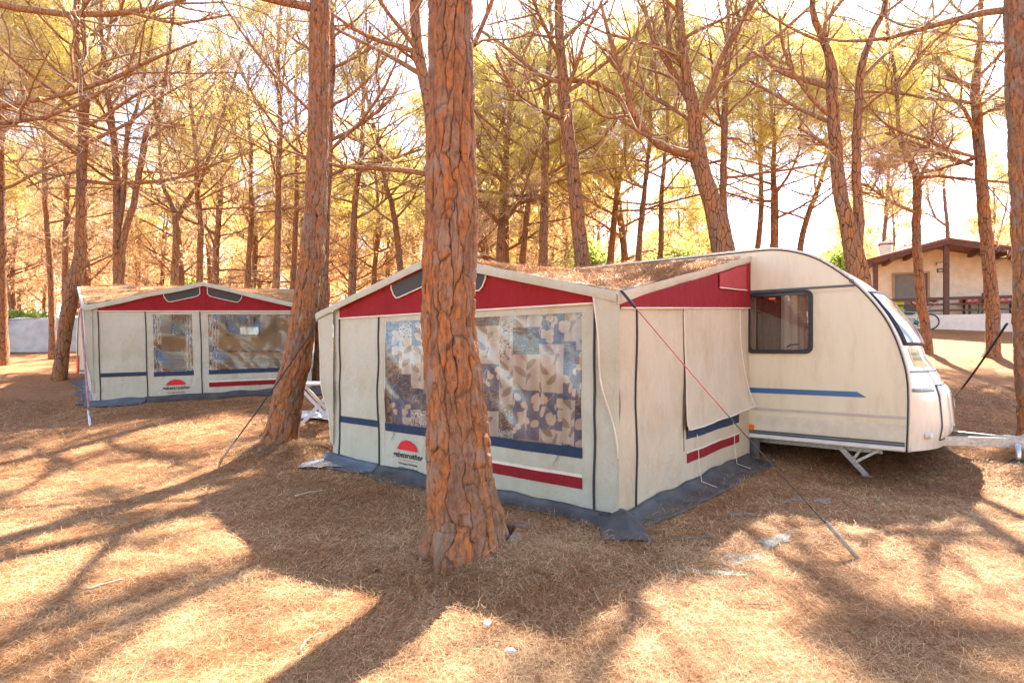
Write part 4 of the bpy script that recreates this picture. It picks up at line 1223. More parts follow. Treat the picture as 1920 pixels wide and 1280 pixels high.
def bark_tube(C, nth, cw, ch, amp, rng, flare=0.0):
    """a trunk whose plates and cracks are real relief; C rows are x, y, z, r"""
    P, R = C[:, :3], C[:, 3]
    K = len(P)
    s = np.concatenate([[0], np.cumsum(np.linalg.norm(np.diff(P, axis=0), axis=1))])
    th = np.arange(nth) * 2 * np.pi / nth
    rm = float(np.median(R))
    S_, TH = np.meshgrid(s, th, indexing='ij')
    cx, cy = np.cos(TH), np.sin(TH)
    o = rng.uniform(0, 50)
    wa = 0.040 * vn(cx * 1.6 + o, cy * 1.6, S_ * 3.0) + 0.018 * vn(cx * 4 + o, cy * 4, S_ * 9) + 0.008 * vn(cx * 11, cy * 11 + o, S_ * 24)
    wh = 0.10 * vn(cx * 2 + o, cy * 2, S_ * 4 + 9) + 0.03 * vn(cx * 7 + o, cy * 7, S_ * 14 + 9)
    ncol = max(5, int(round(2 * math.pi * rm / cw)))
    a = (TH / (2 * np.pi) * ncol + wa / cw)
    h = (S_ + wh) / ch
    ca = np.floor(a).astype(int)
    F1 = np.full(a.shape, 9.0); F2 = np.full(a.shape, 9.0); ID = np.zeros(a.shape)
    X1 = np.zeros(a.shape); Y1 = X1.copy(); X2 = X1.copy(); Y2 = X1.copy()
    for dc in (-1, 0, 1):
        c = ca + dc; cm = c % ncol
        offs = _h(cm, 17, 3)
        chh = np.floor(h + offs).astype(int)
        for dh in (-1, 0, 1):
            j = chh + dh
            sx = c + 0.5 + (_h(cm, j, 1) - 0.5) * 0.55
            sy = j - offs + 0.5 + (_h(cm, j, 2) - 0.5) * 0.7
            d = np.sqrt((a - sx) ** 2 * 1.25 + (h - sy) ** 2 * 0.8)
            new = d < F1
            sec = (~new) & (d < F2)
            X2 = np.where(new, X1, np.where(sec, sx, X2)); Y2 = np.where(new, Y1, np.where(sec, sy, Y2)); X1 = np.where(new, sx, X1); Y1 = np.where(new, sy, Y1)
            F2 = np.where(new, F1, np.minimum(F2, d)); ID = np.where(new, _h(cm, j, 5), ID); F1 = np.where(new, d, F1)
    e = F2 - F1
    flat = np.abs(Y1 - Y2) / (np.abs(X1 - X2) + np.abs(Y1 - Y2) + 1e-6)      # plates break across less deeply than along
    wdt = 0.17 + 0.08 * vn(cx * 3, cy * 3 + o, S_ * 5)
    crev = sst(0.0, 1.0, e / np.maximum(wdt * (1.15 - 0.55 * flat), 0.05))
    crev = 1 - (1 - crev) * (1 - 0.35 * flat)
    fine = vn(cx * 16 + o, cy * 16, S_ * 34) + 0.7 * vn(cx * 34 + o, cy * 34, S_ * 60)
    small = np.abs(vn(cx * 6 + 3 * o, cy * 6, S_ * 7 + 20))
    crev = crev * (1 - 0.45 * (1 - sst(0.0, 0.10, small)))
    layer = vn(cx * 7 + o, cy * 7, S_ * 12 + 4)
    disp = amp * (crev - 1) + amp * 0.45 * (ID - 0.5) * crev + amp * 0.22 * fine * crev + amp * 0.35 * np.sign(layer) * np.minimum(np.abs(layer) * 6, 1) * crev
    rr = R[:, None] * (1 + flare * np.exp(-S_ / 0.20) * (0.45 * np.cos(3 * TH + o) + 0.35 * np.cos(5 * TH + 2 * o))) + disp * np.clip(R[:, None] / rm, .5, 1.1)
    T = nrm(np.gradient(P, axis=0))
    A = nrm(np.cross(T, np.array([0.0, -1.0, 0.0])) ); B = np.cross(T, A)
    V = P[:, None, :] + rr[:, :, None] * (cx[:, :, None] * A[:, None, :] + cy[:, :, None] * B[:, None, :])
    i = np.arange(K - 1)[:, None] * nth; k = np.arange(nth)[None, :]; k2 = (k + 1) % nth
    Q = np.stack([i + k, i + k2, i + nth + k2, i + nth + k], -1).reshape(-1, 4)
    return V.reshape(-1, 3), Q, crev.ravel(), ID.ravel()

def open_to_sun(W, rng):  # crown gaps shaped along the sun's path to light the near ground
    """crowns over the clearing are thinned so sunlight dapples the ground: which twigs are missing there, in clumps"""
    gx_ = W[:, 0] - 0.3077 * W[:, 2]; gy_ = W[:, 1] - 0.924 * W[:, 2]
    n = 0.8 * vn(gx_ * 1.0, gy_ * 1.5, 2.7) + 0.7 * vn(gx_ * 2.6, gy_ * 3.6, 6.1)
    thr = 0.36 - 0.5 * sst(14, 18, gy_)
    over = (gy_ > -3) & (gy_ < 18) & (np.abs(gx_) < 14) & ((gy_ < 7.2) | (gx_ < -2.6))
    return ~over | (n > thr) | (rng.random(len(W)) < 0.05)
def pine(name, label, stems, limbs, top, rng, group=None, near=None, det=1.0, limb_z=(0.42, 0.97), nlimb=16, reach=3.5, needle_from=0.58, nw=0.0045, d=12, base=None, dens=1.0, dead_rate=0.18, prune=False):
    """stems: arrays of x,y,z,r rows from the ground up; limbs the same, from their joint outwards (world coordinates)."""
    base = np.array(base if base is not None else stems[0][0][:3], float)
    root = empty(name, tuple(base), 0.0, label, 'pine tree', group)
    stems = [np.array(s, float) - np.array([*base, 0]) for s in stems]; limbs = [np.array(l, float) - np.array([*base, 0]) for l in limbs]
    H = top - base[2]
    bark = Arr(); crev = []; cell = []
    for si, st in enumerate(stems):
        C = catmull(st, 0.18)
        C[1:-1, :2] += rng.normal(0, 0.006, (len(C) - 2, 2))
        if near and si == 0:
            zs = C[:, 2]
            hi = resample(C[zs < near['zmax']], near['rows']); lo = C[zs >= near['zmax']]
            CC = np.concatenate([hi, resample(lo, 40)[1:]]) if len(lo) > 1 else hi
            V, Q, cr, ce = bark_tube(CC, near['nth'], near['cw'], near['ch'], near['amp'], rng, near.get('flare', 0.0))
            bark.add(V, Q); crev.append(cr); cell.append(ce)
        else:
            n = 14
            V, Q = tubes(C[None, :, :3], C[None, :, 3], n)
            V = V + rng.normal(0, 0.004, V.shape)
            bark.add(V, Q); crev.append(np.ones(len(V))); cell.append(rng.random(len(V)))
    # limbs that the photograph shows, and others grown round the stems
    K = 9
    LP = [resample(l, K) for l in limbs]
    az = rng.uniform(0, 6.28)
    z0, z1 = limb_z[0] * H, limb_z[1] * H
    for k in range(nlimb):
        st = stems[k % len(stems)]
        zz = z0 + (z1 - z0) * ((k + rng.random()) / nlimb) ** 0.85
        if zz > st[-1, 2] - 0.1: zz = st[-1, 2] - rng.uniform(0.05, 0.8)
        c = [np.interp(zz, st[:, 2], st[:, q]) for q in range(4)]
        az += 2.4 + rng.normal(0, 0.3)
        rel = (zz - z0) / max(z1 - z0, .1)
        el = math.radians(8 + 52 * rel + rng.normal(0, 8)); L = reach * (1.0 - 0.45 * rel) * rng.uniform(0.65, 1.2)
        dv = np.array([math.cos(az) * math.cos(el), math.sin(az) * math.cos(el), math.sin(el)])
        pts = [np.array(c[:3])]
        for q in range(K - 1):
            dv = nrm(dv + np.array([0, 0, 0.055]) + rng.normal(0, 0.10, 3))
            pts.append(pts[-1] + dv * L / (K - 1))
        r0 = min(c[3] * 0.45, 0.012 + 0.013 * L)
        LP.append(np.concatenate([np.array(pts), np.linspace(r0, 0.008, K)[:, None]], 1))
    LP = np.array(LP); P1, R1 = LP[:, :, :3], LP[:, :, 3]
    l1 = np.linalg.norm(P1[:, -1] - P1[:, 0], axis=1)
    V, Q = tubes(P1, R1, 7)
    lb = Arr(); lb.add(V, Q)
    P2, R2, L2_ = sprout(P1, R1, max(3, int(10 * det)), 0.18, 1.0, (0.5, 1.1), lambda i, t, n: l1[i] * (0.62 - 0.30 * t) * rng.uniform(0.5, 1.2, n), 0.10, 6, 0.13, 0.55, rng, 0.0045, 0.03)
    V, Q = tubes(P2, R2, 5); lb.add(V, Q)
    tw = Arr()
    P3, R3, L3 = sprout(P2, R2, max(3, int(8 * det)), 0.15, 1.0, (0.4, 1.1), lambda i, t, n: np.clip(L2_[i] * rng.uniform(0.3, 0.75, n), 0.2, 0.95), 0.05, 4, 0.16, 0.5, rng, 0.0026, 0.02)
    if near is not None or prune:
        k_ = open_to_sun(P3[:, 2] + base, rng) | (rng.random(len(P3)) < 0.45); P3, R3 = P3[k_], R3[k_]
    V, Q = tubes(P3, R3 * (1 + 0.03 * d), 3); tw.add(V, Q)
    Pb, Rb, Lb = sprout(P1, R1, int(10 * det), 0.12, 0.9, (0.6, 1.3), lambda i, t, n: rng.uniform(0.3, 1.1, n), -0.02, 4, 0.18, 0.3, rng, 0.0028, 0.0)
    if near is not None or prune:
        k_ = open_to_sun(Pb[:, 2] + base, rng); Pb, Rb = Pb[k_], Rb[k_]
    V, Q = tubes(Pb, Rb * (1 + 0.03 * d), 3); tw.add(V, Q)
    P3a = np.concatenate([P3, Pb]); R3a = np.concatenate([R3, Rb])
    P4, R4, L4 = sprout(P3a, R3a, max(3, int(9 * det)), 0.1, 1.0, (0.4, 1.2), lambda i, t, n: rng.uniform(0.10, 0.34, n), 0.0, 2, 0.0, 0.6, rng)
    if near is not None or prune:
        k_ = open_to_sun(P4[:, 1] + base, rng); P4 = P4[k_]
    V, T = blades(P4[:, 0], P4[:, 1], 0.003 + 0.00028 * d, rng); tw.add(V, T=T)
    # needles: living ones high and outside, dead brown ones below
    tip = P4[:, 1]; dr = nrm(P4[:, 1] - P4[:, 0])
    rel = tip[:, 2] / H
    live = rng.random(len(tip)) < sst(needle_from - 0.10, needle_from + 0.14, rel + 0.08 * vn(tip[:, 0], tip[:, 1], tip[:, 2])) * 0.85 * dens
    dead = (~live) & (rng.random(len(tip)) < dead_rate)
    cr_ = Arr()
    g = rng.random((live.sum(), 1)); cl = (np.array([[0.24, 0.235, 0.05]]) * (1 - g) + np.array([[0.50, 0.42, 0.13]]) * g) * rng.uniform(0.7, 1.2, (len(g), 1))
    V, T, C = tuft(tip[live], dr[live], 11 if nw < 0.006 else 8, 0.12 if nw < 0.006 else 0.16, nw, rng, 0.55, cl); cr_.add(V, T=T, C=C)
    if dead.sum():
        g = rng.random((dead.sum(), 1)); cl = np.array([[0.48, 0.32, 0.19]]) * (1 - g) + np.array([[0.66, 0.50, 0.34]]) * g
        V, T, C = tuft(tip[dead], dr[dead], 5, 0.11, nw, rng, 0.6, cl); cr_.add(V, T=T, C=C)
    bm_ = bark.mesh('trunk')
    if near:
        set_float(bm_, np.concatenate(crev), 'crev'); set_float(bm_, np.concatenate(cell), 'cell')
    link('trunk', bm_, M['bark_near'] if near else M['bark'], root)
    link('limbs', lb.mesh('limbs'), M['bark_limb'], root)
    link('twigs', tw.mesh('twigs'), M['twig'], root, smooth=False)
    link('crown', cr_.mesh('crown'), M['leafneedle'], root, smooth=False)
    return root

def stem_px(pts, d, top, lean_d=0.0, sink=0.06, rend=0.045):
    """a stem from pixel rows (x, y, width); carried down to the ground and up to the crown"""
    rows = []
    for x, y, w in pts:
        X, Y, Z = px(x, y, d)
        th = math.atan2(X, d)
        rows.append([X, Y + lean_d * (Z - EYE), Z, w / 2 * d * math.cos(th) / F])
    g = gz(rows[0][0], rows[0][1])
    if rows[0][2] > g + 0.25:
        k = rows[0]; k2 = rows[min(2, len(rows) - 1)]
        sx = (k[0] - k2[0]) / max(k[2] - k2[2], -9e9) if abs(k[2] - k2[2]) > 0.3 else 0.0
        sx = max(-0.25, min(0.25, sx))
        h = k[2] - g
        new = [[k[0] - sx * (h - q), k[1], q + g, k[3] * (1 + 0.25 * math.exp(-q / 0.35) + 0.03 * (h - q))] for q in np.linspace(0.0, h, 5)[:-1]]
        rows = new + rows
    rows[0][2] = gz(rows[0][0], rows[0][1]) - sink
    if rows[-1][2] < top - 0.4:
        a, b = rows[-2], rows[-1]
        sx = (b[0] - a[0]) / max(b[2] - a[2], 0.2)
        r0 = b[3]; z0 = b[2]; x0 = b[0]
        for q in np.linspace(0, 1, 5)[1:]:
            z = z0 + (top - z0) * q
            rows.append([x0 + sx * 0.6 * (z - z0) + 0.05 * math.sin(q * 7), b[1], z, r0 * (1 - q) + min(rend, r0 * .6) * q])
    return np.array(rows)
def limb_px(pts, d, dy=0.0):
    n = len(pts)
    rows = []
    for k, (x, y, w) in enumerate(pts):
        dd = d + dy * k / max(n - 1, 1)
        X, Y, Z = px(x, y, dd)
        rows.append([X, Y, Z, w / 2 * dd * math.cos(math.atan2(X, dd)) / F])
    return np.array(rows)

HERO = []
def hero(label, d, pts, H=9.5, more=(), limbs=(), near=None, seed=0, **kw):
    if d >= 13:
        H *= 1.18
        left = pts[0][0] < 700
        kw['det'] = kw.get('det', 1.0) * 1.15
        for k, v in dict(reach=4.2, nlimb=22, dens=0.8 if left else 1.35, needle_from=0.68 if left else 0.54, dead_rate=0.55 if left else 0.3).items(): kw.setdefault(k, v)
    g = gz((pts[0][0] - 960) / F * d, d)
    top = g + H
    st = [stem_px(pts, d, top)]
    for m in more:
        s = []
        for x, y, w in m:
            X, Y, Z = px(x, y, d); s.append([X, Y, Z, w / 2 * d * math.cos(math.atan2(X, d)) / F])
        s = np.array(s)
        if s[-1, 2] < top - 1.0:
            e = s[-1].copy(); e2 = s[-2]
            q = (top - 0.5 - e[2]); k = (e - e2) / max(e[2] - e2[2], .2)
            e[:2] += k[:2] * 0.5 * q; e[2] = top - 0.5; e[3] = min(0.03, e[3] * .5)
            s = np.concatenate([s, [e]])
        st.append(s)
    lb = [limb_px(l[0], d, l[1]) for l in limbs]
    HERO.append((st[0][0][0], st[0][0][1]))
    return pine('pine_tree', label, st, lb, top, np.random.default_rng(100 + seed), near=near, d=d, prune=True, **kw)

# the thick pine in front of the awning
hero('thick scaly pine standing in front of the big awning', 3.76, [(878, 1075, 205), (874, 1030, 165), (872, 980, 138), (862, 900, 123), (855, 800, 114), (848, 700, 106), (841, 600, 98), (845, 500, 100), (848, 400, 97), (846, 300, 93), (848, 200, 84), (846, 100, 83), (844, 0, 82)],
     H=9.0, dens=0.3, det=0.5, nlimb=11, near=dict(zmax=4.3, rows=620, nth=260, cw=0.078, ch=0.34, amp=0.015, flare=0.42), seed=1, limb_z=(0.55, 0.97))
hero('leaning scaly pine between the two awnings', 7.7, [(516, 856, 84), (520, 842, 72), (531, 800, 63), (543, 730, 57), (556, 680, 53), (568, 600, 48), (580, 513, 45), (585, 480, 46), (592, 380, 42), (597, 250, 40), (600, 120, 39), (600, 0, 38)],
     H=9.4, dens=0.3, det=0.55, nlimb=12, near=dict(zmax=6.4, rows=420, nth=120, cw=0.078, ch=0.34, amp=0.014, flare=0.30), seed=2, limb_z=(0.62, 0.97))
hero('thick pine at the right edge behind the caravan drawbar', 7.5, [(1942, 826, 90), (1940, 805, 76), (1934, 720, 62), (1928, 600, 60), (1926, 480, 58), (1915, 240, 56), (1910, 120, 54), (1906, 0, 52)],
     H=9.2, dens=0.25, det=0.5, nlimb=11, near=dict(zmax=6.3, rows=380, nth=120, cw=0.078, ch=0.34, amp=0.013, flare=0.30), seed=3, limb_z=(0.60, 0.97))
hero('pine half hidden behind the thick front pine, its top curving left', 9.6, [(812, 560, 40), (812, 480, 36), (815, 300, 34), (812, 230, 30), (800, 170, 24), (785, 100, 20), (776, 0, 19)],
     H=9.6, seed=4, dens=0.2, det=0.5, limbs=(([(800, 160, 12), (770, 90, 11), (740, 85, 9), (700, 75, 8), (640, 40, 6), (590, 0, 4)], -1.0), ([(794, 142, 11), (770, 128, 10), (730, 105, 8), (680, 80, 7), (620, 50, 5)], 1.5)), nlimb=8)
hero('many-limbed pine rising behind the roof of the near caravan', 11.0, [(1362, 500, 48), (1350, 440, 42), (1338, 390, 36), (1322, 340, 33), (1308, 290, 33), (1304, 250, 27), (1302, 219, 24), (1291, 164, 20), (1279, 78, 16), (1273, 0, 14)],
     H=9.6, seed=5, dens=0.35, det=0.95, nlimb=9, limb_z=(0.66, 0.97),
     limbs=(([(1306, 292, 19), (1290, 289, 18), (1258, 282, 17), (1232, 270, 16), (1212, 250, 15), (1197, 230, 14), (1177, 195, 12), (1170, 129, 10), (1150, 98, 9), (1127, 8, 6)], -1.2),
            ([(1300, 215, 13), (1291, 187, 13), (1259, 129, 12), (1224, 78, 10), (1205, 0, 8)], 1.0), ([(1296, 180, 11), (1290, 150, 11), (1272, 110, 9), (1255, 90, 9), (1252, 0, 7)], 0.2),
            ([(1306, 235, 14), (1314, 215, 13), (1332, 165, 12), (1349, 117, 12), (1373, 66, 11), (1416, 0, 9)], -0.6), ([(1308, 225, 10), (1318, 207, 9), (1360, 150, 8), (1408, 109, 8), (1486, 43, 7), (1533, 0, 6)], 1.0),
            ([(1298, 228, 9), (1280, 215, 8), (1230, 185, 7), (1185, 150, 6), (1140, 110, 5)], 1.4), ([(1228, 268, 8), (1178, 216, 6), (1135, 223, 6), (1090, 185, 5)], -1.0)))
hero('pine with two stems from one foot behind the caravan nose', 9.8, [(1606, 500, 44), (1600, 470, 38), (1590, 420, 32), (1576, 375, 28), (1570, 320, 26), (1567, 277, 25), (1561, 187, 22), (1559, 120, 20), (1545, 80, 14), (1529, 40, 12), (1524, 0, 11)],
     H=9.6, seed=6, dens=0.4, det=0.95, nlimb=9, limb_z=(0.64, 0.97), more=([(1606, 470, 26), (1611, 420, 22), (1608, 375, 19), (1606, 277, 18), (1610, 195, 17), (1616, 124, 16), (1640, 56, 13), (1662, 0, 11)],),
     limbs=(([(1562, 279, 9), (1546, 270, 8), (1520, 252, 7), (1497, 240, 5)], -1.0), ([(1562, 230, 9), (1546, 225, 9), (1510, 210, 8), (1482, 195, 7), (1440, 170, 6), (1400, 150, 4)], 0.8), ([(1560, 165, 14), (1530, 155, 13), (1490, 146, 11), (1450, 128, 9), (1425, 90, 6)], 1.0),
            ([(1615, 210, 8), (1640, 185, 7), (1692, 150, 7), (1726, 97, 6), (1780, 55, 6), (1839, 4, 5)], -1.2), ([(1614, 150, 9), (1650, 110, 8), (1700, 70, 7), (1760, 30, 6), (1800, -20, 5)], 1.0), ([(1556, 120, 10), (1545, 60, 10), (1548, 40, 9), (1580, 0, 8)], 0.4), ([(1552, 215, 8), (1525, 190, 8), (1485, 135, 7), (1465, 80, 6), (1462, 30, 5)], -0.6)))
hero('tall straight pine over the awning ridge, leaning left as it rises', 12.0, [(1094, 510, 30), (1084, 420, 27), (1075, 330, 26), (1065, 250, 24), (1058, 180, 22), (1052, 100, 18), (1047, 0, 15)],
     H=10.2, seed=7, dens=0.35, det=0.9, nlimb=12, limb_z=(0.60, 0.97), limbs=(([(1052, 222, 9), (1010, 205, 8), (970, 180, 7), (945, 140, 6), (930, 100, 5)], -1.2), ([(1052, 155, 9), (1010, 140, 8), (950, 90, 7), (905, 60, 6)], 1.2), ([(1058, 185, 8), (1085, 110, 7), (1100, 60, 6), (1130, 0, 5)], -0.5), ([(1060, 150, 9), (1120, 155, 8), (1170, 188, 7), (1200, 225, 5)], 0.4)))
hero('slim pine just left of the tall straight one, over the awning', 16.0, [(1018, 500, 17), (1020, 420, 16), (1022, 300, 14), (1024, 200, 11), (1030, 100, 8)], H=9.6, seed=8, det=0.8, nw=0.006)
hero('umbrella-branched pine over the right slope of the awning gable', 17.0, [(937, 500, 17), (940, 430, 15), (945, 340, 15), (950, 280, 10), (955, 220, 8)], H=8.6, seed=9, det=0.8, nw=0.006,
     limbs=(([(938, 420, 9), (918, 400, 8), (905, 385, 6)], -1), ([(950, 390, 7), (985, 378, 6), (1020, 372, 5)], -1.5), ([(945, 345, 8), (925, 318, 7), (905, 290, 6), (890, 260, 4)], -1), ([(948, 350, 8), (975, 325, 7), (1000, 300, 6), (1010, 270, 4)], 1)))
hero('slender pine with one low left limb growing before the cottage', 15.3, [(1740, 645, 24), (1735, 610, 20), (1728, 575, 20), (1722, 500, 19), (1718, 440, 18), (1720, 350, 17), (1714, 315, 15), (1700, 290, 13), (1690, 270, 11), (1685, 240, 8)], H=9.4, seed=10, det=1.0, dens=1.2, reach=4.0, nw=0.006,
     limbs=(([(1716, 398, 8), (1690, 388, 7), (1660, 372, 6), (1630, 350, 5), (1600, 338, 4)], -1.0), ([(1724, 340, 9), (1735, 310, 8), (1760, 280, 6), (1790, 250, 5)], 0.6), ([(1705, 300, 7), (1670, 315, 6), (1625, 308, 5)], 0.5)))
hero('reddish pine standing right of the cottage porch table', 14.0, [(1860, 678, 44), (1861, 660, 33), (1862, 630, 30), (1860, 560, 29), (1853, 480, 27), (1845, 400, 26), (1838, 300, 24), (1832, 220, 21), (1828, 165, 19), (1836, 90, 13), (1840, 0, 11)], H=10.0, seed=11, nw=0.006, dens=1.2, reach=4.2, nlimb=20,
     limbs=(([(1826, 294, 8), (1780, 282, 8), (1740, 265, 7), (1685, 247, 5), (1650, 225, 4)], -1.2), ([(1824, 310, 9), (1770, 292, 8), (1715, 268, 7), (1660, 250, 5)], 1.2), ([(1832, 255, 9), (1808, 205, 8), (1780, 180, 7), (1745, 168, 5)], -0.8), ([(1826, 165, 12), (1790, 150, 11), (1772, 128, 10), (1750, 100, 7)], 0.5), ([(1842, 215, 9), (1870, 202, 8), (1895, 190, 6)], -0.5)))
hero('reddish pine beside the tail lamp of the far caravan', 13.4, [(110, 722, 42), (112, 705, 33), (116, 670, 29), (122, 620, 29), (133, 560, 31), (141, 513, 31), (150, 480, 24), (154, 300, 21), (158, 200, 20), (150, 140, 16), (142, 50, 12)], H=9.6, seed=12,
     limbs=(([(160, 240, 7), (200, 215, 7), (260, 175, 6), (330, 135, 4)], -1), ([(152, 320, 6), (110, 330, 6), (50, 350, 4)], -1), ([(156, 200, 9), (180, 150, 8), (200, 90, 7), (210, 30, 6)], .5)))
hero('forked pine rising behind the left end of the far caravan', 14.5, [(221, 540, 19), (220, 480, 17), (219, 337, 15), (210, 225, 13), (203, 190, 12), (196, 120, 10), (190, 50, 8)], H=9.6, seed=13, det=0.9, nw=0.005,
     more=([(226, 540, 15), (232, 450, 14), (246, 400, 13), (259, 337, 13), (277, 244, 12), (296, 210, 10), (310, 150, 7)], [(224, 420, 12), (232, 360, 11), (235, 290, 10), (240, 240, 9), (262, 180, 6)]),
     limbs=(([(280, 262, 7), (310, 238, 7), (345, 235, 5)], -1), ([(262, 345, 5), (320, 335, 5), (390, 325, 4)], -1)))
hero('thick pine cut by the left edge of the view', 16.0, [(4, 692, 40), (4, 670, 31), (3, 600, 25), (2, 480, 21), (2, 330, 17), (2, 200, 13)], H=9.0, seed=14, nw=0.006)
hero('dark pine in front of the grey tarpaulin shelter', 17.5, [(101, 668, 24), (99, 640, 16), (98, 600, 14), (94, 500, 13), (88, 420, 12), (85, 370, 11), (83, 300, 8)], H=8.6, seed=15, det=0.8, nw=0.006)
hero('thin pine just right of the shelter pine, farther back', 20.0, [(121, 620, 14), (122, 560, 13), (123, 460, 12), (125, 370, 11), (126, 300, 8)], H=8.6, seed=16, det=0.7, nw=0.007)
hero('Y-forked pine rising behind the middle of the far caravan', 17.0, [(326, 560, 17), (329, 480, 14), (330, 410, 13), (318, 375, 9), (305, 345, 8), (300, 300, 6)], H=8.4, seed=17, det=0.8, nw=0.006, more=([(330, 415, 11), (345, 385, 9), (365, 355, 8), (378, 335, 7)],))
hero('pine rising behind the roof unit of the far caravan', 18.5, [(374, 560, 15), (375, 480, 13), (376, 420, 12), (370, 360, 10)], H=8.4, seed=18, det=0.7, nw=0.007)
hero('slim pine behind the right slope of the smaller awning', 17.0, [(517, 560, 16), (520, 480, 14), (522, 400, 13), (523, 300, 11)], H=9.0, seed=19, det=0.8, nw=0.006)
hero('thin twin-limbed pine left of the leaning pine, farther back', 20.0, [(463, 560, 12), (467, 480, 11), (472, 400, 10), (470, 340, 8)], H=8.6, seed=20, det=0.7, nw=0.007)
hero('straight pine partly hidden by the leaning pine on its right side', 13.0, [(604, 570, 23), (607, 480, 20), (611, 380, 19), (616, 300, 17), (618, 200, 15)], H=9.6, seed=21, limbs=(([(622, 262, 8), (660, 245, 7), (720, 200, 6), (745, 170, 4)], .8), ([(618, 330, 7), (660, 310, 7), (730, 300, 6), (790, 280, 4)], -1.0)))
hero('slim pine between the leaning pine and the awning ridge', 17.0, [(659, 560, 15), (661, 480, 13), (666, 380, 11), (672, 330, 9)], H=8.6, seed=22, det=0.8, nw=0.006)
hero('thin pine leaning left beside the thick front pine, far back', 18.0, [(752, 520, 13), (745, 450, 12), (734, 380, 10), (724, 350, 8)], H=8.4, seed=23, det=0.7, nw=0.007)
hero('pale pine right of the tall straight pine, over the roof unit', 21.0, [(1143, 510, 15), (1148, 450, 12), (1156, 370, 10), (1168, 300, 8)], H=9.0, seed=24, det=0.7, nw=0.007)
hero('pale pine close behind the many-limbed one', 15.0, [(1372, 500, 19), (1366, 450, 17), (1357, 390, 14), (1357, 300, 13), (1361, 156, 11), (1362, 80, 8)], H=9.4, seed=25, det=0.8, nw=0.006)
hero('pale upright pine over the caravan roof curve', 19.0, [(1452, 490, 18), (1452, 440, 16), (1452, 380, 15), (1450, 320, 10)], H=8.0, seed=26, det=0.7, nw=0.007)
hero('thin pale pine leaning right over the caravan roof', 19.5, [(1496, 490, 14), (1505, 440, 12), (1520, 390, 11), (1542, 330, 8)], H=8.0, seed=27, det=0.7, nw=0.007)
hero('pine out at the left whose long limbs reach across the top', 10.0, [(-330, 760, 70), (-325, 600, 60), (-320, 300, 50), (-318, 0, 44)], H=8.6, seed=28, dens=0.12, dead_rate=0.4, det=0.8, nlimb=9, limb_z=(0.66, 0.97),
     limbs=(([(-318, 10, 26), (-160, -20, 22), (-40, -2, 18), (40, 18, 16), (100, 27, 14), (180, 28, 13), (260, 26, 12), (320, 8, 9), (370, -10, 6)], 0.6), ([(-318, 260, 22), (-160, 235, 17), (-40, 205, 13), (60, 190, 11), (150, 172, 10), (220, 145, 9), (300, 105, 7), (370, 78, 4)], 0.4),
            ([(-318, 300, 20), (-160, 262, 16), (-40, 238, 13), (30, 228, 11), (90, 220, 9), (150, 196, 7), (210, 160, 4)], -0.5), ([(180, 28, 8), (230, 20, 7), (290, 36, 6), (330, 46, 6), (380, 38, 5), (430, 28, 3)], -0.2)))

hero('pine out at the right whose crown spreads over the cottage', 11.5, [(2130, 760, 50), (2126, 600, 40), (2118, 300, 34), (2112, 0, 28)], H=10.5, seed=29, nlimb=18, reach=4.6, limb_z=(0.45, 0.97), nw=0.005)
hero('tall thin pine behind the roof of the cottage', 31.0, [(1778, 470, 9), (1776, 420, 8), (1772, 380, 7), (1768, 300, 6)], H=12.5, seed=30, nlimb=18, reach=4.6, det=0.8, limb_z=(0.5, 0.97), nw=0.011,
     limbs=(([(1776, 425, 6), (1755, 410, 5), (1742, 380, 4), (1738, 340, 3)], 0.5),))

for k, (lb, d, pts) in enumerate((
    ('pale thin pine left of the many-limbed pine, over the roof unit', 18.0, [(1196, 500, 12), (1200, 440, 11), (1206, 380, 10), (1212, 320, 8)]),
    ('thin straight pine standing over the roof unit of the near caravan', 19.5, [(1237, 500, 11), (1240, 440, 10), (1240, 370, 9), (1246, 300, 7)]),
    ('thin pale pine just left of the upright one over the caravan roof curve', 20.5, [(1418, 490, 12), (1424, 430, 11), (1428, 380, 10), (1426, 320, 8)]),
    ('thin pine right of the thick front pine, beside the umbrella-branched one', 20.0, [(978, 510, 12), (984, 440, 11), (990, 380, 10), (990, 320, 8)]),
    ('thin pine between the two-stemmed pine and the cottage, far back', 33.0, [(1655, 470, 8), (1660, 420, 8), (1664, 360, 7), (1668, 300, 5)]),
    ('thin pine seen between the leaning pine and the forked one, far back', 21.0, [(548, 560, 12), (552, 480, 11), (556, 400, 10), (556, 330, 8)]))):
    hero(lb, d, pts, H=9.2 if d < 30 else 12.0, seed=40 + k, det=0.85, nw=0.007 if d < 30 else 0.012)

# other trunks of the wood: a few grown kinds, copied with their parts
def kind(seed, H, lean, fork, bare):
    rng = np.random.default_rng(seed)
    zz = np.linspace(-0.06, H, 9)
    x = lean * np.maximum(zz / H, 0) ** 1.3 + 0.10 * np.sin(zz * 0.9 + seed); x -= x[0]
    r = np.interp(zz / H, [0, 0.05, 0.5, 1], [0.19, 0.145, 0.11, 0.03])
    st = [np.stack([x, 0.12 * np.sin(zz * 0.7 + 2 * seed) - 0.12 * math.sin(-0.042 + 2 * seed), zz, r], -1)]
    if fork:
        zf = np.linspace(0.45 * H, 0.93 * H, 5)
        st.append(np.stack([np.interp(zf, zz, x) + 0.9 * np.linspace(0, 1, 5) ** 0.8, np.interp(zf, zz, st[0][:, 1]) + 0.3 * np.linspace(0, 1, 5), zf, np.linspace(0.09, 0.025, 5)], -1))
    return pine('pine_tree', 'slender brown pine among the trunks far back in the wood', st, [], H, rng, group='pines far back in the wood', det=0.85, nw=0.015, d=30, base=(0, 0, 0), nlimb=20, reach=3.8, limb_z=(0.26, 0.97), needle_from=0.80 if bare else 0.60, dead_rate=0.75 if bare else 0.35)
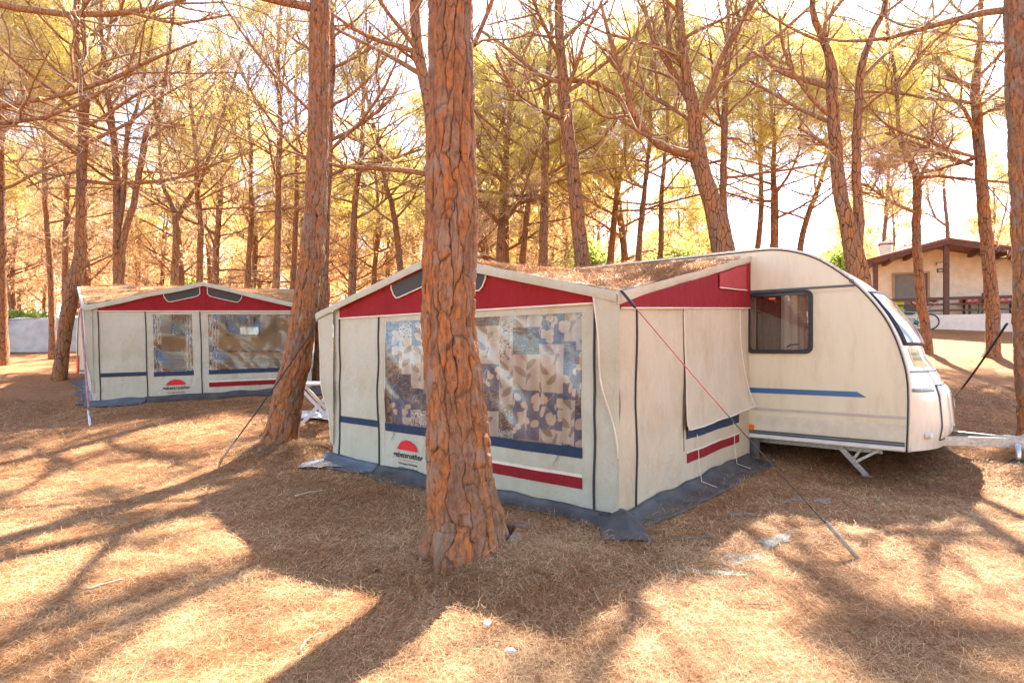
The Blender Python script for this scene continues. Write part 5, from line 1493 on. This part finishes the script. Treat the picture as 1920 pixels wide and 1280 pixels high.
KINDS = [kind(201, 8.6, 0.5, False, True), kind(202, 9.2, -0.6, True, True), kind(203, 8.2, 0.9, False, False), kind(204, 9.6, -0.2, True, False), kind(205, 8.8, 0.2, False, True), kind(206, 9.0, 0.4, False, False)]
def copy_tree(r):
    c = r.copy(); COL.objects.link(c)
    for ch in list(r.children):
        k = ch.copy(); COL.objects.link(k); k.parent = c
    return c
def plant_wood():
    rng = np.random.default_rng(12)
    spots = list(HERO); placed = []
    tries = 0
    while len(placed) < 205 and tries < 20000:
        tries += 1
        y = 21.5 + 74 * rng.random() ** 1.25; x = rng.uniform(-1.2, 1.15) * y
        if y < 21 and rng.random() < 0.6: continue
        if x < -5 and y < 27: continue
        if 9.5 < x < 30 and 15 < y < 40: continue                 # the cottage and its clearing
        if x > 0.42 * y and 40 < y and rng.random() < 0.6: continue
        if 0.12 * y < x and y > 26 and rng.random() < 0.3: continue
        if x < -6 and y < 19.5 and x > -19: 
            if abs(x + 17) < 2.5: continue
        if any((x - a) ** 2 + (y - b) ** 2 < (2.3 if y < 30 else 2.8) ** 2 for a, b in spots): continue
        spots.append((x, y)); placed.append((x, y))
    for k, (x, y) in enumerate(placed):
        kk = k if k < 6 else int(rng.choice([0, 1, 4] if (x < -0.25 * y and rng.random() < 0.8) or rng.random() < 0.3 else [2, 3, 5]))
        src = KINDS[kk]
        t = src if k < 6 else copy_tree(src)
        t.location = (x, y, gz(x, y)); t.rotation_euler.z = rng.uniform(0, 6.28)
        s = rng.uniform(1.05, 1.3) if y < 27 else rng.uniform(0.95, 1.25); t.scale = (s, s, s * rng.uniform(0.92, 1.08))
        t['label'] = 'slender brown pine among the trunks far back in the wood'
plant_wood()
def plant_behind():
    rng = np.random.default_rng(77); spots = []
    while len(spots) < 42:
        x = rng.uniform(-34, 34); y = rng.uniform(-42, -4.5)
        if x * x + y * y < 25 or any((x - a) ** 2 + (y - b) ** 2 < 9 for a, b in spots): continue
        spots.append((x, y))
        t = copy_tree(KINDS[len(spots) % 5]); t.location = (x, y, gz(x, y)); t.rotation_euler.z = rng.uniform(0, 6.28)
        t['label'] = 'pine of the same wood standing behind the viewer'; t['group'] = 'pines behind the viewer'
plant_behind()

# bright green bushes in the sun beyond the trees
def bush(label, x, y, d, w, h, seed, tall=False):
    rng = np.random.default_rng(seed)
    X = (x - 960) / F * d; Y = d; Z = gz(X, Y)
    root = empty('tree' if tall else 'bush', (X, Y, Z), 0, label, 'tree' if tall else 'bush')
    n = 70
    P = np.zeros((n, 6, 3)); d_ = nrm(rng.normal(size=(n, 3)) * np.array([0.6 * w / h, 0.6 * w / h, 0.2]) + np.array([0, 0, 0.8]))
    b0 = rng.uniform(0.25, 0.6, n) * h if tall else rng.uniform(0, 0.15, n) * h
    P[:, 0, 2] = b0; P[:, 0, :2] = rng.normal(0, 0.06, (n, 2))
    for k in range(1, 6):
        d_ = nrm(d_ + rng.normal(0, 0.15, (n, 3))); P[:, k] = P[:, k - 1] + d_ * ((h - b0) / 5 * rng.uniform(0.5, 1.0, n))[:, None]
    a = Arr(); V, Q = tubes(P, np.tile(np.linspace(0.02, 0.004, 6), (n, 1)), 4); a.add(V, Q)
    if tall:
        T_ = np.stack([np.zeros(6), np.zeros(6), np.linspace(-0.1, 0.62 * h, 6)], -1)[None]; V, Q = tubes(T_, np.linspace(0.10, 0.04, 6)[None], 8); a.add(V, Q)
    link('stem', a.mesh('stem'), M['twig'], root)
    m = 3600
    i = rng.integers(0, n, m); t = rng.uniform(0.8, 5, m); j = np.minimum(t.astype(int), 4); f = (t - j)[:, None]
    c = P[i, j] * (1 - f) + P[i, j + 1] * f + rng.normal(0, 0.09 * max(w, h) / 1.5, (m, 3))
    c[:, 2] = np.maximum(c[:, 2], 0.05)
    u = nrm(rng.normal(size=(m, 3))); v = nrm(np.cross(u, rng.normal(size=(m, 3))))
    L = rng.uniform(0.05, 0.10, (m, 1)) * (1.0 + d / 60)
    Vv = np.stack([c - u * L, c + v * L * .45, c + u * L, c - v * L * .45], 1).reshape(-1, 3)
    g = rng.random((m, 1)); cl = np.array([[0.13, 0.19, 0.045]]) * (1 - g) + np.array([[0.28, 0.33, 0.10]]) * g
    me = np_mesh('foliage', Vv, np.arange(4 * m).reshape(-1, 4)); set_col(me, np.repeat(cl, 4, 0))
    link('foliage', me, M['leaf'], root, smooth=False)
for k, (lb, x, y, d, w, h, tl) in enumerate((('low green bush in the sun seen between the far left trunks', 38, 590, 27, 2.2, 1.6, False), ('wide green bush beyond the grey tarpaulin shelter', 84, 590, 30, 2.6, 1.8, False), ('green bush at the far left between the thick edge pine and the shelter', -20, 590, 26, 2.0, 1.6, False),
        ('loose green tree beyond the awning, just right of the tall straight pine', 1110, 480, 27, 2.2, 4.6, True), ('loose green tree far behind the roof unit of the near caravan', 1262, 480, 30, 2.6, 4.8, True), ('small green tree left of the tall straight pine', 1040, 490, 32, 2.0, 4.4, True), ('green tree showing above the caravan nose beside the cottage chimney', 1572, 490, 34, 2.8, 5.2, True), ('green tree far behind the slim pines on the left', 350, 520, 40, 3.0, 4.6, True))):
    bush(lb, x, y, d, w, h, 300 + k, tl)

# ------------------------------------------------------------------ the cottage
HX, HY = 16.57, 21.36
HZ = gz(16.6, 21.0)
HR = math.atan2(-0.401, 0.916)
hs = empty('cottage', (HX, HY, 2.16), HR, 'cream cottage with brown roof edge, porch rail and number 20', 'cottage')
def build_cottage():
    e, rz_, ez = 2.50, 3.42, 2.80
    T = 0.61
    L_, R_ = -2.42, 4.6
    zr = lambda x: rz_ - (rz_ - ez) / e * abs(x)
    # gable wall set back behind the porch
    W = (-1.43, -0.30, T + 0.10, 2.40)
    outl = [(L_, 1.3, -0.6), (R_, 1.3, -0.6), (R_, 1.3, zr(R_) - 0.1), (0, 1.3, rz_ - 0.1), (L_, 1.3, zr(L_) - 0.1)]
    MB().poly(outl, (0, 0.2, 0), 0, [[(W[0], 1.3, W[2]), (W[1], 1.3, W[2]), (W[1], 1.3, W[3]), (W[0], 1.3, W[3])]]).build('wall', M['stucco'], hs)
    MB().box((L_ + 0.1, 4.4, 1.0), (0.2, 5.8, 3.2)).build('wall', M['stucco'], hs)
    MB().box((R_ - 0.1, 4.4, 0.7), (0.2, 5.8, 2.6)).build('wall', M['stucco'], hs)
    w = MB()
    for a in ((W[0] - 0.0, W[3]), ): pass
    w.box(((W[0] + W[1]) / 2, 1.29, W[3] + 0.0), (W[1] - W[0] + 0.14, 0.12, 0.08)); w.box((W[0] - 0.03, 1.29, (W[2] + W[3]) / 2), (0.08, 0.119, W[3] - W[2])); w.box((W[1] + 0.03, 1.29, (W[2] + W[3]) / 2), (0.08, 0.119, W[3] - W[2]))
    wi = w.build('door', M['wood_frame'], hs, bevel=0.006)
    MB().box(((W[0] + W[1]) / 2, 1.36, (W[2] + W[3]) / 2), (W[1] - W[0], 0.03, W[3] - W[2])).build('blind', M['shutter'], wi)
    # roof: two slabs with a thick brown front edge and rafter ends
    for sd, xe in ((-1, -2.62), (1, 4.8)):
        x0, x1 = (xe, 0) if sd < 0 else (0, xe)
        sl = MB().poly([(x0, -0.15, zr(x0) - 0.04), (x1, -0.15, zr(x1) - 0.04), (x1, -0.15, zr(x1) + 0.06), (x0, -0.15, zr(x0) + 0.06)], (0, 7.5, 0)).build('roof', M['wood_roof'], hs, bevel=0.02)
        MB().poly([(x0, -0.20, zr(x0) - 0.15), (x1, -0.20, zr(x1) - 0.15), (x1, -0.20, zr(x1) + 0.02), (x0, -0.20, zr(x0) + 0.02)], (0, 0.05, 0)).build('barge_board', M['wood_dark'], sl)
        tl = MB()
        tl.tube([(x0, -0.19, zr(x0) + 0.06), (x1, -0.19, zr(x1) + 0.06)], 0.05, 8); tl.build('edge_tiles', M['wood_roof'], sl, True)
        for k in range(1, 5):
            x = sd * (0.35 + k * 0.72)
            if abs(x) > abs(xe): continue
            MB().box((x, 0.5, zr(x) - 0.17), (0.13, 1.6, 0.13)).build('rafter', M['wood_dark'], hs)
    MB().tube([(0, -0.22, rz_ + 0.05), (0, 7.3, rz_ + 0.05)], 0.08, 8).build('ridge_tile', M['wood_roof'], hs, True)
    # porch
    MB().box(((L_ + R_) / 2, 0.62, T / 2 - 0.5), (R_ - L_, 1.36, T + 1.0)).build('porch_base', M['stucco_white'], hs, bevel=0.02)
    for x in (0.0, -2.3, 3.2):
        MB().box((x, 0.02, (T + zr(x) - 0.14) / 2), (0.17, 0.15, zr(x) - 0.14 - T)).build('post', M['wood_dark'], hs, bevel=0.008)
    ra = MB()
    for z, h in ((T + 0.62, 0.115), (T + 0.40, 0.065), (T + 0.17, 0.065)):
        for a, b in ((-2.215, -0.085), (0.085, 3.115), (3.285, R_)):
            ra.box(((a + b) / 2, 0.02, z), (b - a, 0.05, h))
    ra.build('railing', M['wood_dark'], hs)
    # wall lamp and number plate
    lp = MB().box((0.11, 1.25, 2.72), (0.24, 0.10, 0.12)).build('wall_lamp', M['white_plastic'], hs, bevel=0.02)
    MB().tube([(-0.02, 1.22, 2.68), (-0.02, 1.20, 2.77), (0.24, 1.20, 2.77), (0.24, 1.22, 2.68)], 0.015, 6).build('guard', M['rail_dark'], lp)
    pl = MB().box((0.12, 1.285, 2.46), (0.21, 0.02, 0.17)).build('number_plate', M['rubber'], hs)
    V, fs = text_mesh('20', 0.155, 0.003)
    MB().add([(0.12 + p[0] * 0.95, 1.272, 2.405 + p[1]) for p in V], fs).build('lettering', M['white_plastic'], pl)
    # chimney
    ch = MB().box((-1.45, 3.0, 3.22), (0.44, 0.44, 1.3)).build('chimney', M['stucco_white'], hs, bevel=0.02)
    MB().box((-1.45, 3.0, 3.97), (0.52, 0.52, 0.09)).build('cap', M['stucco_white'], ch, bevel=0.01)
    for dx in (-0.24, 0.24): MB().box((-1.45 + dx, 3.0, 3.90), (0.08, 0.36, 0.05)).build('cap_block', M['shutter'], ch)
build_cottage()
def hw(x, y, z):
    c, s = math.cos(HR), math.sin(HR)
    return (HX + x * c - y * s, HY + x * s + y * c, 2.16 + z)
PT = 0.61
# porch furniture
tb = empty('porch_table', hw(1.55, 0.75, PT), HR, 'dark porch table under a red checked cloth', 'table')
for x in (-0.72, 0.72):
    for y in (-0.32, 0.32):
        MB().box((x, y, 0.32), (0.07, 0.07, 0.64)).build('leg', M['dark_plastic'], tb)
MB().box((0, 0, 0.655), (1.6, 0.8, 0.03)).build('tabletop', M['dark_plastic'], tb)
tc = MB().grid(lambda u, v: (u, v * 1.0, 0.678 - 0.20 * sst(0.38, 0.44, np.abs(v)) - 0.0 * u + 0.006 * vn(u * 6, v * 6, 1)), lin(-0.86, 0.86, 30), lin(-0.46, 0.46, 40)).build('tablecloth', M['check'], None, True, thick=0.003)
tc.location = hw(1.55, 0.75, PT); tc.rotation_euler.z = HR
tag(tc, 'red and white checked cloth on the cottage porch table', 'tablecloth')
def chair(label, x, y, r):
    c = empty('porch_chair', hw(x, y, PT), HR + r, label, 'chair', 'dark chairs at the porch table')
    for a in (-0.2, 0.2):
        MB().tube([(a, -0.2, 0), (a * 0.95, -0.19, 0.40)], 0.018, 6).build('leg', M['dark_plastic'], c)
        MB().tube([(a, 0.2, 0), (a * 0.95, 0.19, 0.40)], 0.018, 6).build('leg', M['dark_plastic'], c)
    MB().box((0, 0, 0.41), (0.46, 0.44, 0.035)).build('seat', M['dark_plastic'], c, bevel=0.01)
    MB().grid(lambda u, z: (u, -0.22 - 0.12 * (z - .42) + 0.25 * u * u, z), lin(-0.22, 0.22, 8), lin(0.43, 0.80, 6)).build('backrest', M['dark_plastic'], c, True, thick=0.02)
chair('dark chair with its back to the railing at the checked table', 1.32, 0.33, 0.0)
chair('dark chair at the right end of the checked table', 2.72, 0.6, math.radians(80))
dc = empty('deck_chair', hw(-0.55, 0.62, PT), HR, 'folding deck chair with orange and red cloth behind the porch rail', 'deck chair')
for y in (-0.25, 0.25):
    MB().bar((-0.45, y, 0.55), (0.42, y, 0.02), 0.03, 0.045).build('leg', M['white_plastic'], dc)
    MB().bar((0.48, y, 0.62), (-0.38, y, 0.02), 0.03, 0.045).build('leg', M['white_plastic'], dc)
MB().grid(lambda u, v: (u, v, 0.60 - 0.30 * (1 - (u / 0.46) ** 2)), lin(-0.44, 0.46, 12), lin(-0.24, 0.24, 4)).build('sling', M['cloth_red'], dc, True, thick=0.006)
tw_ = MB().grid(lambda u, v: (u, v, 0.625 - 0.17 * np.abs(u / 0.3) ** 2 * 0.3 + 0.01 * vn(u * 9, v * 9, 1)), lin(-0.40, 0.38, 12), lin(-0.29, 0.27, 8)).build('towel', M['cloth_orange'], None, True, thick=0.01)
tw_.location = hw(-0.52, 0.62, PT); tw_.rotation_euler.z = HR
tag(tw_, 'orange towel laid over the deck chair on the porch', 'towel')
lt = MB().grid(lambda u, z: (u, -0.02 + 0.03 * np.sin(u * 16), z), lin(-0.22, 0.22, 16), lin(0, 0.56, 8)).build('towel', M['lime'], None, True, thick=0.008)
lt.location = hw(-1.55, 0.10, PT + 0.03); lt.rotation_euler.z = HR
tag(lt, 'lime green towel hanging inside the porch rail', 'towel')

# the bicycle against the porch
bk = empty('bicycle', (15.22, 21.22, gz(15.22, 21.22)), HR, 'turquoise bicycle leaning on the white porch base behind the slender pine', 'bicycle')
def build_bike():
    R, r = 0.285, 0.024
    for x in (-0.50, 0.50):
        wh = MB().ring((x, 0, R + r), (0, 1, 0), R, r, 36, 8).build('wheel', M['tyre'], bk, True)
        sp = MB().ring((x, 0, R + r), (0, 1, 0), R - 0.03, 0.010, 30, 6)
        for k in range(14):
            a = k * math.pi / 7
            sp.tube([(x, 0, R + r), (x + (R - 0.03) * math.cos(a), 0, R + r + (R - 0.03) * math.sin(a))], 0.0025, 4)
        sp.disc((x, 0, R + r), (0, 1, 0), 0.025, 0.08, 12)
        sp.build('rim', M['steel'], wh, True)
    z0 = R + r
    fr = MB()
    bb, st, hd = (0.08, 0, 0.29), (0.20, 0, 0.66), (-0.33, 0, 0.72)
    for a, b, w in (((0.50, 0.05, z0), bb, .013), ((0.50, -0.05, z0), bb, .013), ((0.50, 0.05, z0), st, .011), ((0.50, -0.05, z0), st, .011), (bb, st, .017), (bb, (-0.36, 0, 0.60), .02), (st, hd, .017), ((-0.30, 0, 0.80), (-0.37, 0, 0.57), .02), ((-0.37, 0.05, 0.58), (-0.50, 0.05, z0), .013), ((-0.37, -0.05, 0.58), (-0.50, -0.05, z0), .013)):
        fr.tube([a, b], w, 8)
    fr.build('frame', M['turquoise'], bk, True)
    MB().tube([(-0.30, 0, 0.80), (-0.29, 0, 0.88)], 0.014, 8).tube([(-0.24, -0.28, 0.90), (-0.30, -0.1, 0.88), (-0.30, 0.1, 0.88), (-0.24, 0.28, 0.90)], 0.012, 8).build('handlebar', M['rubber'], bk, True)
    MB().tube([st, (0.24, 0, 0.80)], 0.018, 8).build('seat_post', M['steel'], bk)
    MB().tube([(0.38, 0, 0.80), (0.22, 0, 0.80), (0.08, 0, 0.79)], [0.07, 0.05, 0.02], 10).build('saddle', M['rubber'], bk, True)
    c = MB().disc(bb, (0, 1, 0), 0.09, 0.012, 20); c.tube([(0.08, -0.06, 0.29), (0.13, -0.07, 0.15)], 0.010, 6); c.tube([(0.08, 0.06, 0.29), (0.03, 0.07, 0.43)], 0.010, 6); c.box((0.13, -0.12, 0.15), (0.09, 0.08, 0.02)); c.box((0.03, 0.12, 0.43), (0.09, 0.08, 0.02))
    c.build('crank', M['dark_plastic'], bk)
build_bike()

# the silver tarpaulin shelter at the far left
SX, SY = (82 - 960) / F * 19.6, 19.6
sh = empty('tarpaulin_shelter', (SX, SY, gz(SX, SY)), math.radians(14), 'silver grey tarpaulin shelter low on the ground at the far left', 'tarpaulin')
def build_shelter():
    def front(u, t):
        h = 1.16 + 0.10 * (u + 1.0) / 2.6
        return (u, -0.55 * (1 - t) + 0.05 * vn(u * 2, t * 2, 1) - 0.05 * np.sin(t * 3), -0.05 + t * h + 0.02 * np.sin(u * 2.2) * t)
    MB().grid(front, lin(-1.05, 2.6, 40), lin(0, 1, 16)).build('front_sheet', M['tarp'], sh, True, thick=0.004)
    MB().grid(lambda u, t: (u, 0.0 + 1.9 * t, 1.11 + 0.10 * (u + 1.0) / 2.6 + 0.02 * np.sin(u * 2.2) + 0.28 * t - 0.2 * t * t + 0.03 * vn(u * 2, t * 3, 2)), lin(-1.05, 2.6, 30), lin(0, 1, 10)).build('roof_sheet', M['white_plastic'], sh, True, thick=0.004)
    for x in (-1.05, 2.6):
        MB().grid(lambda q, t: (x + 0 * q, -0.55 * (1 - t) * (1 - q) + 1.9 * q, -0.1 + t * (1.2 + 0.08 * q)), lin(0, 1, 10), lin(0, 1, 8)).build('side_sheet', M['tarp'], sh, True, thick=0.004)
    MB().bar((-1.1, -0.1, 0.55), (-1.0, -0.12, 1.0), 0.03, 0.08).build('tail_lamp', M['red_lamp'], sh)
build_shelter()

# folding table with crossed white legs, and the foil sheet under it
TX, TY = px(599, 750, 9.4)[:2]
ft = empty('folding_table', (TX, TY, gz(TX, TY)), math.radians(12), 'white folding table on crossed legs between the two awnings', 'table')
MB().box((0, 0, 0.70), (0.85, 0.6, 0.035)).build('tabletop', M['white_plastic'], ft, bevel=0.01)
for y in (-0.24, 0.24):
    for s in (-1, 1):
        MB().bar((s * 0.30, y + s * 0.02, 0.68), (-s * 0.30, y + s * 0.02, 0.0), 0.025, 0.05).build('leg', M['white_plastic'], ft)
def sheet(name, label, cat, x, y, w, h, m, seed, rz=0.0, lift=0.012, wr=0.02, ragged=0.6):
    rng = np.random.default_rng(seed)
    def fn(s, t):
        a = s * 2 * np.pi
        rr = t * (1 + ragged * vn(np.cos(a) * 2 + seed, np.sin(a) * 2, 1.0))
        lx = np.cos(a) * rr * w / 2; ly = np.sin(a) * rr * h / 2
        X = x + lx * math.cos(rz) - ly * math.sin(rz); Y = y + lx * math.sin(rz) + ly * math.cos(rz)
        return (X, Y, ground(X, Y) + lift + np.abs(wr * vn(X * 8, Y * 8, seed)) * np.clip(1.2 - t, 0, 1))
    o = MB().grid(fn, lin(0, 1, 40), lin(0.02, 1, 9)).build(name, M[m], None, True)
    return tag(o, label, cat)
fx, fy = px(602, 745, 9.9)[:2]
sheet('foil_sheet', 'crumpled silver foil on the ground under the folding table', 'foil', fx, fy, 0.75, 0.6, 'foil', 5, lift=0.03, wr=0.12)
sheet('plastic_sheet', 'pale plastic scrap beside the left foot of the big awning', 'plastic sheet', *px(603, 876, 6.9)[:2], 0.45, 0.4, 'foil', 6, 0.2, 0.03, 0.03)
def on_ground(x, y):
    """where a pixel's ray meets the ground"""
    d = 1.5
    for _ in range(4000):
        X, Y, Z = px(x, y, d)
        if Z <= gz(X, Y): return X, Y
        d += 0.01
    return X, Y
sheet('ground_mat', 'long thin teal strip of ground sheet among the needles', 'ground sheet', *on_ground(1325, 1076), 0.50, 0.07, 'teal', 7, math.radians(-17), 0.010, 0.01)
sheet('ground_mat', 'sunlit grey green patch of ground sheet right of the teal strip', 'ground sheet', *on_ground(1390, 1048), 0.34, 0.20, 'matgrey', 8, 0.4, 0.007, 0.015)
sheet('ground_mat', 'upper grey patch of ground sheet at the edge of the shadow', 'ground sheet', *on_ground(1452, 1015), 0.30, 0.16, 'matgrey', 9, 0.6, 0.007, 0.015)
sheet('ground_mat', 'shaded teal scrap of ground sheet near the curled awning skirt', 'ground sheet', *on_ground(1315, 1008), 0.34, 0.06, 'teal', 10, 0.0, 0.007, 0.01)
sheet('ground_mat', 'dark patch of ground sheet under the red guy line', 'ground sheet', *on_ground(1540, 940), 0.26, 0.20, 'matgrey', 11, 0.9, 0.006, 0.012)
sheet('ground_mat', 'dark scrap of ground sheet left of the red guy line in shade', 'ground sheet', *on_ground(1475, 940), 0.26, 0.16, 'matgrey', 12, 0.3, 0.006, 0.012)
sheet('ground_mat', 'small dark scrap of ground sheet close to the side skirt', 'ground sheet', *on_ground(1395, 965), 0.22, 0.12, 'matgrey', 13, 0.1, 0.006, 0.012)

# guy lines with their pegs
def guy(label, a, b, segs, peg, mats):
    """segs: (t0, t1, radius, material index); peg (length, radius, material index) along the line into the ground"""
    a, b = Vector(a), Vector(b)
    root = empty('guy_rope', tuple(b), 0, label, 'guy rope')
    d = (a - b)
    sag = lambda t: Vector((0, 0, -0.03 * math.sin(math.pi * t)))
    for t0, t1, r, mi in segs:
        MB().tube([tuple(d * t + sag(t)) for t in lin(t0, t1, 10)], r, 6).build('rope', M[mats[mi]], root, True)
    u = d.normalized()
    o = MB().tube([tuple(u * peg[0]), tuple(u * -0.12)], peg[1], 8).build('peg', M[mats[peg[2]]], root, True)
    MB().ring(tuple(u * (peg[0] - 0.01)), (1, 0.3, 0), 0.016, 0.005, 12, 5).build('loop', M['pole'], o)
def loc1(u, v, z): return tuple(T1(np.array(u), np.array(v), np.array(z)))
def loc2(u, v, z): return tuple(T2(np.array(u), np.array(v), np.array(z)))
gxy = on_ground(1610, 1048)
guy('red guy line from the big awning roof corner to a weathered peg in front', loc1(4.10, -0.02, 1.93), (*gxy, gz(*gxy)), ((0.93, 1.0, 0.012, 1), (0.52, 0.93, 0.0045, 0), (0.12, 0.53, 0.0040, 1)), (0.30, 0.016, 2), ('strap_red', 'strap_black', 'peg_wood'))
gxy = on_ground(416, 860)
guy('black guy line crossing the leaning pine from the big awning left eave', loc1(-0.25, -0.06, 1.80), (*gxy, gz(*gxy)), ((0.10, 1.0, 0.009, 0),), (0.34, 0.014, 1), ('strap_black', 'peg_wood'))
gxy = on_ground(169, 797)
guy('pink and dark strap down the left corner of the smaller awning', loc2(-0.11, -0.08, 1.88), (*gxy, gz(*gxy)), ((0.14, 1.0, 0.016, 0),), (0.30, 0.020, 1), ('strap_pink', 'steel'))
gxy = on_ground(1787, 750)
guy('black strap tied to the right edge pine above a red ended peg', (6.70, 7.58, 1.80), (*gxy, gz(*gxy)), ((0.24, 1.0, 0.016, 0), (0.20, 0.25, 0.018, 1)), (0.55, 0.009, 2), ('strap_black', 'strap_red', 'pole'))

# stones, fallen sticks
def stone(label, x, y, s, seed):
    X, Y = on_ground(x, y)
    rng = np.random.default_rng(seed)
    mb = MB().grid(lambda a, b: (s * np.cos(a) * np.sin(b) * (1 + .3 * vn(np.cos(a) * 2, np.sin(a) * 2 + seed, b)), s * .7 * np.sin(a) * np.sin(b) * (1 + .3 * vn(np.cos(a) * 2, np.sin(a) * 2, b + seed)), s * .55 * np.cos(b)), lin(0, 2 * math.pi, 14), lin(0.001, math.pi, 9))
    o = mb.build('stone', M['stone'], None, True); o.location = (X, Y, gz(X, Y) + s * .3); o.rotation_euler.z = rng.uniform(0, 6)
    tag(o, label, 'stone')
stone('flat white stone in the sunlit needles at bottom centre', 957, 1224, 0.030, 1)
stone('rounded pale stone behind the flat white one', 913, 1172, 0.030, 2)
def stick(label, x0, y0, x1, y1, r, seed):
    a, b = on_ground(x0, y0), on_ground(x1, y1)
    rng = np.random.default_rng(seed)
    pts = []
    for t in lin(0, 1, 9):
        X, Y = a[0] + (b[0] - a[0]) * t + rng.normal(0, .006), a[1] + (b[1] - a[1]) * t + rng.normal(0, .006)
        pts.append((X - a[0], Y - a[1], gz(X, Y) - gz(*a) + r + 0.008))
    o = MB().tube(pts, [r * (1 - .5 * t) for t in lin(0, 1, 9)], 6).build('stick', M['twig'], None, True); o.location = (*a, gz(*a))
    tag(o, label, 'stick')
stick('brown stick in the sun at the left foreground', 162, 1112, 230, 1092, 0.011, 1)
stick('dark stick lying left of the blue awning skirt', 553, 934, 612, 922, 0.012, 2)
stick('thin stick crossing the trunk shadow at the bottom', 560, 1224, 602, 1192, 0.007, 3)
stick('short pale stick in the left foreground needles', 215, 1172, 246, 1162, 0.006, 4)
stick('grey stick near the front edge of the caravan shade', 1425, 995, 1500, 1000, 0.006, 5)
stick('thin stick in the needles below the teal strip', 1190, 1130, 1248, 1146, 0.005, 6)

def litter_bits():
    rng = np.random.default_rng(55)
    for k in range(16):
        y = rng.uniform(1.9, 6.0); x = rng.uniform(-0.8, 0.8) * y
        if -2.6 < x and y > 4.2 and x < 3: continue
        L = rng.uniform(0.10, 0.32); a = rng.uniform(0, 6.28); r = rng.uniform(0.003, 0.006); bend = rng.normal(0, 0.12)
        pts = []
        for t in lin(-0.5, 0.5, 7):
            X = x + L * t * math.cos(a) - bend * L * t * t * math.sin(a); Y = y + L * t * math.sin(a) + bend * L * t * t * math.cos(a)
            pts.append((X - x, Y - y, gz(X, Y) - gz(x, y) + r + 0.012))
        o = MB().tube(pts, [r * (1 - .4 * q) for q in lin(0, 1, 7)], 5).build('twig', M['twig'] if k % 2 else M['wood_dark'], None, True)
        o.location = (x, y, gz(x, y))
        tag(o, 'short thin fallen twig lying loose among the near needles', 'twig', 'short fallen twigs on the ground')
    for k in range(11):
        x = -0.62 + rng.normal(0, 0.16); y = 3.72 + rng.normal(0, 0.13)
        s = rng.uniform(0.025, 0.06); a = rng.uniform(0, 6.28)
        ring = [(s * math.cos(q) * rng.uniform(.7, 1.2), s * .55 * math.sin(q) * rng.uniform(.7, 1.2), rng.normal(0, 0.004)) for q in lin(0, 5.5, 8)]
        o = MB().poly(ring, (0, 0, 0.006)).build('bark_flake', M['bark_limb'])
        o.location = (x, y, gz(x, y) + 0.018); o.rotation_euler = (rng.normal(0, .3), rng.normal(0, .3), a)
        tag(o, 'reddish bark flake fallen at the left foot of the thick pine', 'bark flake', 'bark flakes by the thick pine')
litter_bits()
